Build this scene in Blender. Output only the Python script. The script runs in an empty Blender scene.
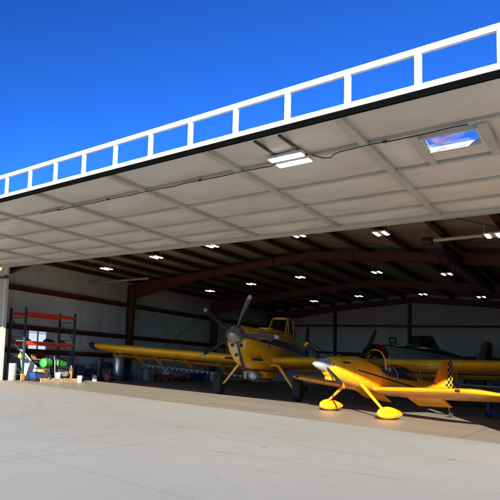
import bpy, bmesh, math, random
from mathutils import Vector, Matrix, Quaternion
R = math.radians
random.seed(7)
S = bpy.context.scene
COL = S.collection

# ------------------------------------------------------------------ helpers
class MB:
    """collects faces; build() links them as ONE mesh object"""
    def __init__(s):
        s.v = []; s.f = []; s.mi = []; s.sm = []
    def _add(s, vs, fs, mi=0, sm=False):
        b = len(s.v); s.v += [tuple(p) for p in vs]
        for f in fs:
            s.f.append([b + i for i in f]); s.mi.append(mi); s.sm.append(sm)
        return s
    def box(s, lo, hi, mi=0):
        x0, y0, z0 = lo; x1, y1, z1 = hi
        return s._add([(x0,y0,z0),(x1,y0,z0),(x1,y1,z0),(x0,y1,z0),(x0,y0,z1),(x1,y0,z1),(x1,y1,z1),(x0,y1,z1)],
                      [(0,3,2,1),(4,5,6,7),(0,1,5,4),(1,2,6,5),(2,3,7,6),(3,0,4,7)], mi)
    def cbox(s, c, d, mi=0):
        return s.box([c[i]-d[i]/2 for i in range(3)], [c[i]+d[i]/2 for i in range(3)], mi)
    def bar(s, p0, p1, w, h, mi=0, up=(0,0,1)):
        p0 = Vector(p0); p1 = Vector(p1); d = (p1-p0).normalized()
        u = Vector(up)
        if abs(d.dot(u)) > .99: u = Vector((0,1,0))
        a = d.cross(u).normalized(); b = a.cross(d)
        vs = []
        for p in (p0, p1):
            for i, j in ((-1,-1),(1,-1),(1,1),(-1,1)):
                vs.append(p + a*(i*w/2) + b*(j*h/2))
        return s._add(vs, [(0,1,2,3),(7,6,5,4),(0,4,5,1),(1,5,6,2),(2,6,7,3),(3,7,4,0)], mi)
    def tube(s, pts, r, n=10, mi=0, caps=True):
        pts = [Vector(p) for p in pts]; m = len(pts)
        rr = r if isinstance(r, (list, tuple)) else [r]*m
        rings = []; prev = None
        for i, p in enumerate(pts):
            d = (pts[min(i+1,m-1)] - pts[max(i-1,0)]).normalized()
            if prev is None:
                u = Vector((0,0,1)) if abs(d.z) < .9 else Vector((0,1,0))
                a = d.cross(u).normalized()
            else:
                a = (prev - d*prev.dot(d)).normalized()
            prev = a; b = d.cross(a)
            rings.append([p + (a*math.cos(t*2*math.pi/n) + b*math.sin(t*2*math.pi/n))*rr[i] for t in range(n)])
        return s.loft(rings, caps, mi)
    def loft(s, rings, caps=True, mi=0, sm=True):
        n = len(rings[0]); vs = [p for r in rings for p in r]; fs = []
        for i in range(len(rings)-1):
            for j in range(n):
                k = (j+1) % n
                fs.append((i*n+j, i*n+k, (i+1)*n+k, (i+1)*n+j))
        s._add(vs, fs, mi, sm)
        if caps:
            s._add(rings[0], [tuple(reversed(range(n)))], mi); s._add(rings[-1], [tuple(range(n))], mi)
        return s
    def lathe(s, prof, c=(0,0,0), axis='z', n=24, mi=0, caps=True):
        rings = []
        for r, h in prof:
            ring = []
            for t in range(n):
                a = t*2*math.pi/n; u, v = r*math.cos(a), r*math.sin(a)
                p = {'z': (u, v, h), 'y': (v, h, u), 'x': (h, u, v)}[axis]
                ring.append((p[0]+c[0], p[1]+c[1], p[2]+c[2]))
            rings.append(ring)
        return s.loft(rings, caps, mi)
    def prism(s, poly, axis, a, b, mi=0):
        def P(q, h): return {'x': (h, q[0], q[1]), 'y': (q[0], h, q[1]), 'z': (q[0], q[1], h)}[axis]
        n = len(poly); vs = [P(q, a) for q in poly] + [P(q, b) for q in poly]
        fs = [tuple(range(n)), tuple(reversed(range(n, 2*n)))] + [(i, n+i, n+(i+1)%n, (i+1)%n) for i in range(n)]
        return s._add(vs, fs, mi)
    def xf(s, M, start=0):
        for i in range(start, len(s.v)): s.v[i] = tuple(M @ Vector(s.v[i]))
        return s
    def build(s, name, mats, parent=None, off=(0,0,0), bevel=0, label=None, autosm=True):
        me = bpy.data.meshes.new(name)
        vs = [(p[0]-off[0], p[1]-off[1], p[2]-off[2]) for p in s.v]
        me.from_pydata(vs, [], s.f)
        if not isinstance(mats, (list, tuple)): mats = [mats]
        for m in mats: me.materials.append(m)
        me.polygons.foreach_set('material_index', s.mi)
        bm = bmesh.new(); bm.from_mesh(me)
        bmesh.ops.remove_doubles(bm, verts=bm.verts, dist=1e-5)
        bmesh.ops.recalc_face_normals(bm, faces=bm.faces)
        for f in bm.faces: f.smooth = True
        for e in bm.edges:
            if len(e.link_faces) == 2 and e.calc_face_angle(0) > R(38): e.smooth = False
            elif len(e.link_faces) != 2: e.smooth = False
        bm.to_mesh(me); bm.free()
        o = bpy.data.objects.new(name, me); COL.objects.link(o)
        if parent: o.parent = parent
        if bevel:
            m = o.modifiers.new('bevel', 'BEVEL'); m.width = bevel; m.segments = 2; m.limit_method = 'ANGLE'; m.angle_limit = R(40)
        if label: o['label'] = label
        return o

def tag(o, label, cat, group=None):
    o['label'] = label; o['category'] = cat
    if group: o['group'] = group
    return o
def thing(name, label, cat, loc=(0,0,0), rz=0, group=None):
    o = bpy.data.objects.new(name, None); COL.objects.link(o)
    o.location = loc; o.rotation_euler = (0,0,rz); o.empty_display_size = .2
    return tag(o, label, cat, group)
def solo(o, loc=(0,0,0), rz=0):
    o.location = loc; o.rotation_euler = (0,0,rz); return o
def copy_thing(o, loc, rz=None, label=None):
    c = o.copy(); COL.objects.link(c); c.location = loc
    if rz is not None: c.rotation_euler = (0,0,rz)
    if label: c['label'] = label
    for ch in list(o.children):
        d = ch.copy(); COL.objects.link(d); d.parent = c
        for g in list(ch.children):
            e = g.copy(); COL.objects.link(e); e.parent = d
    return c

# ------------------------------------------------------------------ materials
def nt(name):
    m = bpy.data.materials.new(name); m.use_nodes = True
    t = m.node_tree; b = t.nodes['Principled BSDF']
    return m, t, b
def N(t, typ, **kw):
    n = t.nodes.new(typ)
    for k, v in kw.items(): setattr(n, k, v)
    return n
def mathn(t, op, a, b=None, c=None, clamp=False):
    n = t.nodes.new('ShaderNodeMath'); n.operation = op; n.use_clamp = clamp
    for i, x in enumerate((a, b, c)):
        if x is None: continue
        if isinstance(x, (int, float)): n.inputs[i].default_value = x
        else: t.links.new(x, n.inputs[i])
    return n.outputs[0]
def mixc(t, fac, a, b, mode='MIX'):
    n = t.nodes.new('ShaderNodeMix'); n.data_type = 'RGBA'; n.blend_type = mode
    if isinstance(fac, (int, float)): n.inputs[0].default_value = fac
    else: t.links.new(fac, n.inputs[0])
    for x, i in ((a, 6), (b, 7)):
        if isinstance(x, (tuple, list)): n.inputs[i].default_value = (*x[:3], 1)
        else: t.links.new(x, n.inputs[i])
    return n.outputs[2]
def objco(t):
    return N(t, 'ShaderNodeTexCoord').outputs['Object']
def noise(t, co, scale, detail=4, rough=.55, vscale=None):
    if vscale:
        mp = N(t, 'ShaderNodeMapping'); mp.inputs['Scale'].default_value = vscale
        t.links.new(co, mp.inputs[0]); co = mp.outputs[0]
    n = N(t, 'ShaderNodeTexNoise'); n.inputs['Scale'].default_value = scale
    n.inputs['Detail'].default_value = detail; n.inputs['Roughness'].default_value = rough
    t.links.new(co, n.inputs['Vector']); return n.outputs['Fac']
def ramp(t, fac, lo, hi):
    n = N(t, 'ShaderNodeMapRange'); n.inputs[1].default_value = lo; n.inputs[2].default_value = hi; n.clamp = True
    t.links.new(fac, n.inputs[0]); return n.outputs[0]
def mat(name, c, rough=.5, metal=0, var=.15, scale=3, bump=0, bscale=20, coat=0, spec=None, seam=None):
    m, t, b = nt(name)
    b.inputs['Roughness'].default_value = rough; b.inputs['Metallic'].default_value = metal
    if coat: b.inputs['Coat Weight'].default_value = coat; b.inputs['Coat Roughness'].default_value = .08
    if spec is not None: b.inputs['Specular IOR Level'].default_value = spec
    co = objco(t)
    if var:
        f = ramp(t, noise(t, co, scale), .3, .7)
        d = tuple(x*(1-var) for x in c); l = tuple(min(1, x*(1+var*.6)) for x in c)
        cc = mixc(t, f, d, l)
        if seam:
            sx = N(t, 'ShaderNodeSeparateXYZ'); t.links.new(co, sx.inputs[0])
            a_ = mathn(t, 'ABSOLUTE', mathn(t, 'SUBTRACT', mathn(t, 'FRACT', mathn(t, 'DIVIDE', sx.outputs['X'], seam)), .5))
            cc = mixc(t, mathn(t, 'MULTIPLY', mathn(t, 'LESS_THAN', a_, .007/seam), .6), cc, tuple(x*.15 for x in c))
            cc = mixc(t, mathn(t, 'MULTIPLY', ramp(t, noise(t, co, 1.2, 5, .65, (3,.5,1)), .56, .78), .35), cc, tuple(x*.35 for x in c))
        t.links.new(cc, b.inputs['Base Color'])
        rf = mathn(t, 'MULTIPLY_ADD', noise(t, co, scale*2.3), .25, max(0.02, rough-.12))
        t.links.new(rf, b.inputs['Roughness'])
    else: b.inputs['Base Color'].default_value = (*c, 1)
    if bump:
        bn = N(t, 'ShaderNodeBump'); bn.inputs['Strength'].default_value = bump; bn.inputs['Distance'].default_value = .02
        t.links.new(noise(t, co, bscale), bn.inputs['Height']); t.links.new(bn.outputs[0], b.inputs['Normal'])
    return m
def emit(name, c, st):
    m, t, b = nt(name); b.inputs['Base Color'].default_value = (*c, 1)
    b.inputs['Emission Color'].default_value = (*c, 1); b.inputs['Emission Strength'].default_value = st
    return m

YEL = (.85, .325, .006)
def paint_with_band(name, base, zmid0, slope, w0, w1, yrange, band, band2=None, extra=None):
    """gloss paint with a coloured stripe along the fuselage side (object coordinates)"""
    m, t, b = nt(name); b.inputs['Roughness'].default_value = .28
    b.inputs['Coat Weight'].default_value = .35; b.inputs['Coat Roughness'].default_value = .1
    co = objco(t); sp = N(t, 'ShaderNodeSeparateXYZ'); t.links.new(co, sp.inputs[0])
    y, z = sp.outputs['Y'], sp.outputs['Z']
    mid = mathn(t, 'MULTIPLY_ADD', y, slope, zmid0)
    k = N(t, 'ShaderNodeMapRange'); k.inputs[1].default_value = yrange[0]; k.inputs[2].default_value = yrange[1]
    k.inputs[3].default_value = w0; k.inputs[4].default_value = w1; t.links.new(y, k.inputs[0])
    inb = mathn(t, 'LESS_THAN', mathn(t, 'ABSOLUTE', mathn(t, 'SUBTRACT', z, mid)), k.outputs[0])
    inb = mathn(t, 'MULTIPLY', inb, mathn(t, 'GREATER_THAN', y, yrange[0]))
    inb = mathn(t, 'MULTIPLY', inb, mathn(t, 'LESS_THAN', y, yrange[1]))
    f = ramp(t, noise(t, co, 2.2), .3, .7)
    c = mixc(t, f, tuple(x*.86 for x in base), base)
    bc = band
    if band2:
        bc = mixc(t, ramp(t, y, band2[0], band2[1]), band, band2[2])
    c = mixc(t, inb, c, bc)
    # panel seams: thin dark lines every so often along the body
    fr = mathn(t, 'ABSOLUTE', mathn(t, 'SUBTRACT', mathn(t, 'FRACT', mathn(t, 'MULTIPLY', y, 1.05)), .5))
    c = mixc(t, mathn(t, 'MULTIPLY', mathn(t, 'LESS_THAN', fr, .009), .55), c, (.12, .06, .01))
    t.links.new(c, b.inputs['Base Color']); return m

M = {}
M['ag_yellow'] = mat('ag_yellow', (.93,.445,.008), .3, var=.16, scale=1.6, coat=.4, seam=.95)
M['ag_body'] = paint_with_band('ag_body', (.93,.445,.008), 2.09, .035, .20, .09, (-7.6, 3.0), (.018,.03,.09), (1.0, 1.7, (.16,.15,.13)))
M['rv_yellow'] = mat('rv_yellow', YEL, .34, var=.12, scale=2.5, coat=.3)
M['rv_body'] = paint_with_band('rv_body', YEL, 1.18, .20, .024, .018, (-1.75, .38), (.015,.015,.02))
M['wh_body'] = paint_with_band('wh_body', (.5,.5,.5), 2.52, .06, .09, .09, (-7.6, 1.0), (.02,.02,.035))
M['white_paint'] = mat('white_paint', (.55,.56,.57), .35, var=.1, scale=2)
M['off_white'] = mat('off_white', (.55,.55,.55), .45, var=.12, scale=2)
M['steel_red'] = mat('steel_red', (.095,.016,.012), .55, var=.25, scale=1.3)
M['rack_red'] = mat('rack_red', (.62,.035,.015), .45, var=.2, scale=3)
M['rack_green'] = mat('rack_green', (.022,.045,.05), .5, var=.25, scale=3)
M['black'] = mat('black', (.012,.012,.013), .55, var=.2, scale=5)
M['seal'] = mat('seal', (.0025,.0025,.0025), .95, var=.2, spec=0)
M['rubber'] = mat('rubber', (.018,.018,.018), .85, var=.25, scale=6)
M['prop_black'] = mat('prop_black', (.014,.014,.015), .32, var=.1)
M['grey_metal'] = mat('grey_metal', (.34,.34,.35), .4, .6, var=.2, scale=4)
M['galv'] = mat('galv', (.45,.46,.47), .42, .7, var=.25, scale=5)
M['chrome'] = mat('chrome', (.75,.76,.78), .14, 1.0, var=.06)
M['spinner_grey'] = mat('spinner_grey', (.30,.30,.30), .28, .7, var=.2)
M['spinner_white'] = mat('spinner_white', (.50,.51,.54), .22, .6, var=.1, coat=.3)
M['navy'] = mat('navy', (.014,.022,.07), .4, var=.2)
M['blue'] = mat('blue', (.022,.05,.2), .45, var=.2)
M['green'] = mat('green', (.028,.28,.035), .55, var=.4, scale=7)
M['green_dark'] = mat('green_dark', (.018,.15,.02), .6, var=.4, scale=4)
M['red'] = mat('red', (.42,.014,.014), .38, var=.2)
M['orange'] = mat('orange', (.55,.17,.03), .6, var=.3)
M['orange_tip'] = mat('orange_tip', (.80,.22,.02), .4, var=.1)
M['yellow_safety'] = mat('yellow_safety', (.66,.34,.02), .45, var=.2)
M['wood'] = mat('wood', (.40,.25,.12), .75, var=.35, scale=6)
M['card'] = mat('card', (.30,.17,.08), .8, var=.2)
M['plastic_white'] = mat('plastic_white', (.62,.62,.60), .45, var=.1)
M['plastic_grey'] = mat('plastic_grey', (.30,.29,.28), .5, var=.15)
M['door_frame'] = mat('door_frame', (.45,.45,.405), .45, var=.12, scale=1.5)
M['fabric_white'] = mat('fabric_white', (.62,.62,.62), .7, var=.1)
M['seat_dark'] = mat('seat_dark', (.03,.03,.035), .7, var=.2)
M['jamb_cream'] = mat('jamb_cream', (.56,.51,.43), .5, var=.1, scale=2)
M['tan_metal'] = mat('tan_metal', (.58,.33,.12), .5, var=.1, scale=1)
M['lamp'] = emit('lamp', (1,.95,.86), 2.5)
M['tubelamp'] = emit('tubelamp', (1,.97,.92), 1.3)
M['cream_tube'] = mat('cream_tube', (.75,.66,.48), .4, var=.15)

def glass(name, tint, rough=.02, alpha=.35, dirt=.0):
    m, t, b = nt(name)
    tr = N(t, 'ShaderNodeBsdfTransparent'); tr.inputs[0].default_value = (*tint, 1)
    gl = N(t, 'ShaderNodeBsdfGlossy'); gl.inputs['Roughness'].default_value = rough
    lw = N(t, 'ShaderNodeLayerWeight'); fr = mathn(t, 'MULTIPLY_ADD', mathn(t, 'POWER', lw.outputs['Facing'], 5), .9, .04)
    mx = N(t, 'ShaderNodeMixShader'); t.links.new(fr, mx.inputs[0])
    t.links.new(tr.outputs[0], mx.inputs[1]); t.links.new(gl.outputs[0], mx.inputs[2])
    out = t.nodes['Material Output']
    last = mx.outputs[0]
    if dirt:
        df = N(t, 'ShaderNodeBsdfDiffuse'); df.inputs[0].default_value = (.55,.42,.40,1)  # slight dirt; its pinkish smears are reflections painted into the pane
        co = objco(t); f = mathn(t, 'MULTIPLY', ramp(t, noise(t, co, 2.6, 3, .6, (1.0,2.6,1)), .52, .66), dirt)
        m2 = N(t, 'ShaderNodeMixShader'); t.links.new(f, m2.inputs[0]); t.links.new(last, m2.inputs[1]); t.links.new(df.outputs[0], m2.inputs[2]); last = m2.outputs[0]
    t.links.new(last, out.inputs['Surface']); return m
M['canopy_glass'] = glass('canopy_glass', (.35,.38,.40))
M['bubble_glass'] = glass('bubble_glass', (.55,.60,.64), rough=.06)
M['window_glass'] = glass('window_glass', (.92,.95,.97))
M['door_glass'] = glass('door_glass', (.93,.95,.98), dirt=.55)

def concrete(name, base, stain, rough, jx, jy, jo, streak, coat=0, joint=.5, dirt=False):
    m, t, b = nt(name)
    co = objco(t); sp = N(t, 'ShaderNodeSeparateXYZ'); t.links.new(co, sp.inputs[0])
    big = ramp(t, noise(t, co, .16, 5, .6), .32, .68)
    mid = ramp(t, noise(t, co, .9, 6, .62), .3, .72)
    fine = noise(t, co, 22, 5, .7)
    grit = noise(t, co, 90, 3, .6)
    c = mixc(t, big, tuple(x*.80 for x in base), tuple(x*1.03 for x in base))
    c = mixc(t, mathn(t, 'MULTIPLY', mid, .38), c, stain)
    # long faint sweeps left by tyres and water
    sw = ramp(t, noise(t, co, .55, 4, .6, streak), .50, .75)
    c = mixc(t, mathn(t, 'MULTIPLY', sw, .55), c, stain)
    sp2 = ramp(t, noise(t, co, 2.2, 3, .5), .66, .74)          # blotches
    c = mixc(t, mathn(t, 'MULTIPLY', sp2, .35), c, tuple(x*.55 for x in stain))
    vo = N(t, 'ShaderNodeTexVoronoi'); vo.inputs['Scale'].default_value = .9; t.links.new(co, vo.inputs['Vector'])
    dot = mathn(t, 'LESS_THAN', vo.outputs['Distance'], .045)
    c = mixc(t, mathn(t, 'MULTIPLY', dot, .45), c, (.06,.05,.045))
    c = mixc(t, mathn(t, 'MULTIPLY', ramp(t, fine, .35, .7), .16), c, tuple(x*.5 for x in base))
    c = mixc(t, mathn(t, 'MULTIPLY', ramp(t, grit, .4, .75), .10), c, tuple(min(1, x*1.4) for x in base))
    def arc(cx, cy_, r_, w_, k):
        dx = mathn(t, 'SUBTRACT', sp.outputs['X'], cx); dy = mathn(t, 'SUBTRACT', sp.outputs['Y'], cy_)
        d = mathn(t, 'SQRT', mathn(t, 'ADD', mathn(t, 'MULTIPLY', dx, dx), mathn(t, 'MULTIPLY', dy, dy)))
        d = mathn(t, 'ADD', d, mathn(t, 'MULTIPLY', mathn(t, 'SUBTRACT', noise(t, co, .5), .5), .5))
        e = mathn(t, 'ABSOLUTE', mathn(t, 'SUBTRACT', d, r_))
        return mathn(t, 'MULTIPLY', mathn(t, 'MULTIPLY', ramp(t, e, w_, w_*.35), ramp(t, noise(t, co, 1.7, 5), .40, .62)), k*.55)
    for q in ((-1,1.5,6.2,.11,.30),(-1,1.5,7.9,.11,.26),(-16,2,9.5,.10,.28),(-16,2,11.2,.10,.24),(-6,24,14.5,.12,.30),(-6,24,16.9,.12,.26),(3,-4,13.2,.1,.25),(-22,20,12.4,.1,.25)):
        c = mixc(t, arc(*q), c, tuple(x*.5 for x in stain))
    v2 = N(t, 'ShaderNodeTexVoronoi'); v2.inputs['Scale'].default_value = .35; v2.feature = 'DISTANCE_TO_EDGE'
    wv = N(t, 'ShaderNodeVectorMath'); wv.operation = 'ADD'; nn = N(t, 'ShaderNodeTexNoise'); nn.inputs['Scale'].default_value = 1.4; nn.inputs['Detail'].default_value = 6
    t.links.new(co, nn.inputs['Vector']); t.links.new(co, wv.inputs[0]); t.links.new(nn.outputs['Color'], wv.inputs[1]); t.links.new(wv.outputs[0], v2.inputs['Vector'])
    crack = mathn(t, 'MULTIPLY', ramp(t, v2.outputs['Distance'], .006, .002), ramp(t, noise(t, co, .22, 3), .54, .60))
    c = mixc(t, mathn(t, 'MULTIPLY', crack, .28), c, tuple(x*.35 for x in stain))
    if dirt:
        dm = mathn(t, 'MULTIPLY', ramp(t, sp.outputs['Y'], 9.8, 13.75), ramp(t, sp.outputs['X'], -6.5, -12.5))
        dm = mathn(t, 'MULTIPLY', dm, ramp(t, noise(t, co, .7, 5, .6, (.4,1,1)), .30, .62))
        c = mixc(t, mathn(t, 'MULTIPLY', dm, .75), c, (.33,.255,.17))
    # sawn joints
    def line(coord, per, off, w):
        a = mathn(t, 'DIVIDE', mathn(t, 'SUBTRACT', coord, off), per)
        d = mathn(t, 'ABSOLUTE', mathn(t, 'SUBTRACT', mathn(t, 'FRACT', mathn(t, 'ADD', a, .5)), .5))
        return mathn(t, 'LESS_THAN', d, w/per/2)
    wob = mathn(t, 'MULTIPLY', mathn(t, 'SUBTRACT', noise(t, co, 3), .5), .03)
    X = mathn(t, 'ADD', sp.outputs['X'], wob); Y = mathn(t, 'ADD', sp.outputs['Y'], wob)
    j = mathn(t, 'MAXIMUM', line(X, jx, jo[0], .022), line(Y, jy, jo[1], .022))
    c = mixc(t, mathn(t, 'MULTIPLY', j, joint), c, tuple(x*.35 for x in stain))
    t.links.new(c, b.inputs['Base Color'])
    t.links.new(mathn(t, 'MULTIPLY_ADD', mid, .25, rough-.12), b.inputs['Roughness'])
    bn = N(t, 'ShaderNodeBump'); bn.inputs['Strength'].default_value = .35; bn.inputs['Distance'].default_value = .006
    t.links.new(mathn(t, 'ADD', fine, mathn(t, 'MULTIPLY', grit, .5)), bn.inputs['Height']); t.links.new(bn.outputs[0], b.inputs['Normal'])
    return m
M['apron'] = concrete('apron', (.33,.315,.282), (.25,.232,.196), .8, 5.5, 4.6, (-4.9, 13.75-4.6), (1.0,.28,1), joint=.32, dirt=True)
M['floor'] = concrete('floor', (.32,.278,.22), (.20,.17,.132), .42, 4.6, 4.6, (-2.2, 13.75+4.6), (.35,1.0,1), joint=.6)

def ground_mat():
    m, t, b = nt('dry_ground'); co = objco(t)
    c = mixc(t, ramp(t, noise(t, co, .25, 6), .35, .65), (.16,.13,.07), (.26,.21,.13))
    c = mixc(t, mathn(t, 'MULTIPLY', noise(t, co, 6, 5), .5), c, (.10,.10,.045))
    t.links.new(c, b.inputs['Base Color']); b.inputs['Roughness'].default_value = .95
    return m
M['ground'] = ground_mat()

def vinyl(name, base, axis, per, seam=.35, wr=.5, off=0):
    """insulated wall / roof facing: seams across `axis`, wrinkled skin"""
    m, t, b = nt(name); co = objco(t); sp = N(t, 'ShaderNodeSeparateXYZ'); t.links.new(co, sp.inputs[0])
    a = mathn(t, 'DIVIDE', mathn(t, 'ADD', sp.outputs[axis], off), per)
    fr = mathn(t, 'ABSOLUTE', mathn(t, 'SUBTRACT', mathn(t, 'FRACT', a), .5))
    ln = mathn(t, 'GREATER_THAN', fr, .5-.018/per)
    n1 = ramp(t, noise(t, co, .8, 5), .3, .7)
    c = mixc(t, n1, tuple(x*.84 for x in base), base)
    st = ramp(t, noise(t, co, 1.3, 4, .6, (1,1,.15) if axis != 'Z' else (.2,1,1)), .52, .72)
    c = mixc(t, mathn(t, 'MULTIPLY', st, .22), c, tuple(x*.6 for x in base))
    c = mixc(t, mathn(t, 'MULTIPLY', ln, seam), c, tuple(x*.4 for x in base))
    t.links.new(c, b.inputs['Base Color']); b.inputs['Roughness'].default_value = .42
    puff = mathn(t, 'MULTIPLY', mathn(t, 'POWER', mathn(t, 'MULTIPLY', fr, 2), 2), -1.0)
    h = mathn(t, 'ADD', puff, mathn(t, 'MULTIPLY', noise(t, co, 3.5, 4), wr))
    bn = N(t, 'ShaderNodeBump'); bn.inputs['Strength'].default_value = .5; bn.inputs['Distance'].default_value = .05
    t.links.new(h, bn.inputs['Height']); t.links.new(bn.outputs[0], b.inputs['Normal'])
    return m
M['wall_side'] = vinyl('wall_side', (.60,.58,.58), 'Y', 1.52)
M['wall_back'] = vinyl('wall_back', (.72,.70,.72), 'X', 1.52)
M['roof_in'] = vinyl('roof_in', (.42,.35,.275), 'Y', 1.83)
M['door_skin'] = vinyl('door_skin', (.66,.625,.575), 'X', 40, 0, .55)

def checker_mat():
    m, t, b = nt('rudder_checker'); co = objco(t); sp = N(t, 'ShaderNodeSeparateXYZ'); t.links.new(co, sp.inputs[0])
    y = mathn(t, 'FLOOR', mathn(t, 'MULTIPLY', mathn(t, 'MULTIPLY_ADD', sp.outputs['Z'], .0, sp.outputs['Y']), 12))
    z = mathn(t, 'FLOOR', mathn(t, 'MULTIPLY', sp.outputs['Z'], 11.0))
    k = mathn(t, 'ABSOLUTE', mathn(t, 'MODULO', mathn(t, 'ADD', y, z), 2))
    k = mathn(t, 'GREATER_THAN', k, .5)
    t.links.new(mixc(t, k, (.012,.012,.012), (.62,.28,.035)), b.inputs['Base Color']); b.inputs['Roughness'].default_value = .35
    return m
M['checker'] = checker_mat()

# ------------------------------------------------------------------ world, sun, camera
w = bpy.data.worlds.new("World"); S.world = w; w.use_nodes = True
t = w.node_tree; bg = t.nodes['Background']
sky = t.nodes.new('ShaderNodeTexSky'); sky.sky_type = 'NISHITA'; sky.sun_disc = False
SUN_EL = R(19.6); SUN_AZ = math.atan2(.37, -.93)          # azimuth clockwise from +Y
sky.sun_elevation = SUN_EL; sky.sun_rotation = SUN_AZ
sky.ozone_density = 6; sky.dust_density = .1; sky.air_density = 1.0; sky.altitude = 300
hs = t.nodes.new('ShaderNodeHueSaturation'); hs.inputs['Saturation'].default_value = 1.0; hs.inputs['Value'].default_value = 1.0
gm = t.nodes.new('ShaderNodeGamma'); gm.inputs['Gamma'].default_value = 1.5      # deep polarised blue
t.links.new(sky.outputs[0], hs.inputs['Color']); t.links.new(hs.outputs[0], gm.inputs['Color'])
t.links.new(mixc(t, 1.0, gm.outputs[0], (.165,.325,.47), 'MULTIPLY'), bg.inputs['Color'])
bg.inputs['Strength'].default_value = .08
sl = bpy.data.lights.new('sun', 'SUN'); sl.energy = 4.6; sl.angle = R(.5); sl.color = (1, .965, .85)
so = bpy.data.objects.new('sun', sl); COL.objects.link(so)
tr = Vector((-math.sin(SUN_AZ)*math.cos(SUN_EL), -math.cos(SUN_AZ)*math.cos(SUN_EL), -math.sin(SUN_EL)))
so.rotation_euler = tr.to_track_quat('-Z', 'Y').to_euler(); so.location = (8, -15, 14)

CAM_H = 1.29
yaw, pitch, roll = R(-46.08), R(5.18), R(3.33)
F, PX, PY = 540.16, 53.0, 301.91
fwd = Vector((math.sin(yaw)*math.cos(pitch), math.cos(yaw)*math.cos(pitch), math.sin(pitch)))
right = Vector((math.cos(yaw), -math.sin(yaw), 0)); up = right.cross(fwd)
r2 = right*math.cos(roll) + up*math.sin(roll); u2 = -right*math.sin(roll) + up*math.cos(roll)
cd = bpy.data.cameras.new('camera'); cam = bpy.data.objects.new('camera', cd); COL.objects.link(cam)
cam.matrix_world = Matrix(((r2.x,u2.x,-fwd.x,0),(r2.y,u2.y,-fwd.y,0),(r2.z,u2.z,-fwd.z,CAM_H),(0,0,0,1)))
cd.sensor_width = 36; cd.lens = F/500*36; cd.shift_x = (250-PX)/500; cd.shift_y = (PY-250)/500
cd.clip_start = .1; cd.clip_end = 3000
S.camera = cam
S.view_settings.view_transform = 'Standard'; S.view_settings.look = 'None'
S.view_settings.exposure = 1.62; S.view_settings.gamma = 1; S.view_settings.use_curve_mapping = False
S.render.engine = 'CYCLES'
cy = S.cycles; cy.use_denoising = True; cy.max_bounces = 10; cy.diffuse_bounces = 6; cy.glossy_bounces = 4; cy.transparent_max_bounces = 12
cy.sample_clamp_indirect = 4; cy.caustics_reflective = False; cy.caustics_refractive = False

# ------------------------------------------------------------------ ground
def struct(o): o['kind'] = 'structure'; return o
XL, XR, YF, YB = -18.4, .9, 13.75, 41.0        # inner faces of the hangar
RX = -8.75                                      # ridge
def roofz(x): return 6.32 - .1*abs(x-RX)
b = MB(); b._add([(-900,-900,-.02),(900,-900,-.02),(900,900,-.02),(-900,900,-.02)], [(0,1,2,3)]); struct(b.build('ground', M['ground']))
b = MB(); b._add([(-70,-60,0),(60,-60,0),(60,YF,0),(-70,YF,0)], [(0,1,2,3)]); struct(b.build('apron', M['apron']))
b = MB(); b._add([(XL-.1,YF,0),(XR+.1,YF,0),(XR+.1,YB+.1,0),(XL-.1,YB+.1,0)], [(0,1,2,3)]); struct(b.build('hangar_floor', M['floor']))

# ------------------------------------------------------------------ hangar
HO = (RX, YF, 0)
hangar = thing('aircraft_hangar', 'large steel hangar with dark red frames and its wide white door swung up flat overhead', 'hangar', HO)
def H(mb, name, mats, **k): return mb.build(name, mats, hangar, HO, **k)
# left wall with a window opening
WY0, WY1, WZ0, WZ1 = 16.3, 17.5, 1.27, 2.2
b = MB(); zt = roofz(XL)+.02
for lo, hi in (((XL-.12,YF+.16,0),(XL,WY0,zt)), ((XL-.12,WY1,0),(XL,YB,zt)), ((XL-.12,WY0,0),(XL,WY1,WZ0)), ((XL-.12,WY0,WZ1),(XL,WY1,zt))): b.box(lo, hi)
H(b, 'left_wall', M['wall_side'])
b = MB()
for a, c in (((WY0,WZ0),(WY1,WZ0)), ((WY0,WZ1),(WY1,WZ1)), ((WY0,WZ0),(WY0,WZ1)), ((WY1,WZ0),(WY1,WZ1)), (((WY0+WY1)/2,WZ0),((WY0+WY1)/2,WZ1))):
    b.bar((XL-.03,a[0],a[1]), (XL-.03,c[0],c[1]), .06, .055, up=(1,0,0))
wf = H(b, 'window', M['white_paint'])
b = MB(); b.box((XL-.045,WY0+.03,WZ0+.03),(XL-.04,WY1-.03,WZ1-.03)); b.build('window_glass', M['window_glass'], wf, HO)
b = MB(); b.box((XR,YF+.16,0),(XR+.12,YB,roofz(XR)+.02)); H(b, 'right_wall', M['wall_side'])
b = MB(); b.prism([(XL-.12,0),(XR+.12,0),(XR+.12,roofz(XR)+.01),(RX,6.33),(XL-.12,roofz(XL)+.01)], 'y', YB+.001, YB+.12); H(b, 'back_wall', M['wall_back'])
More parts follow.
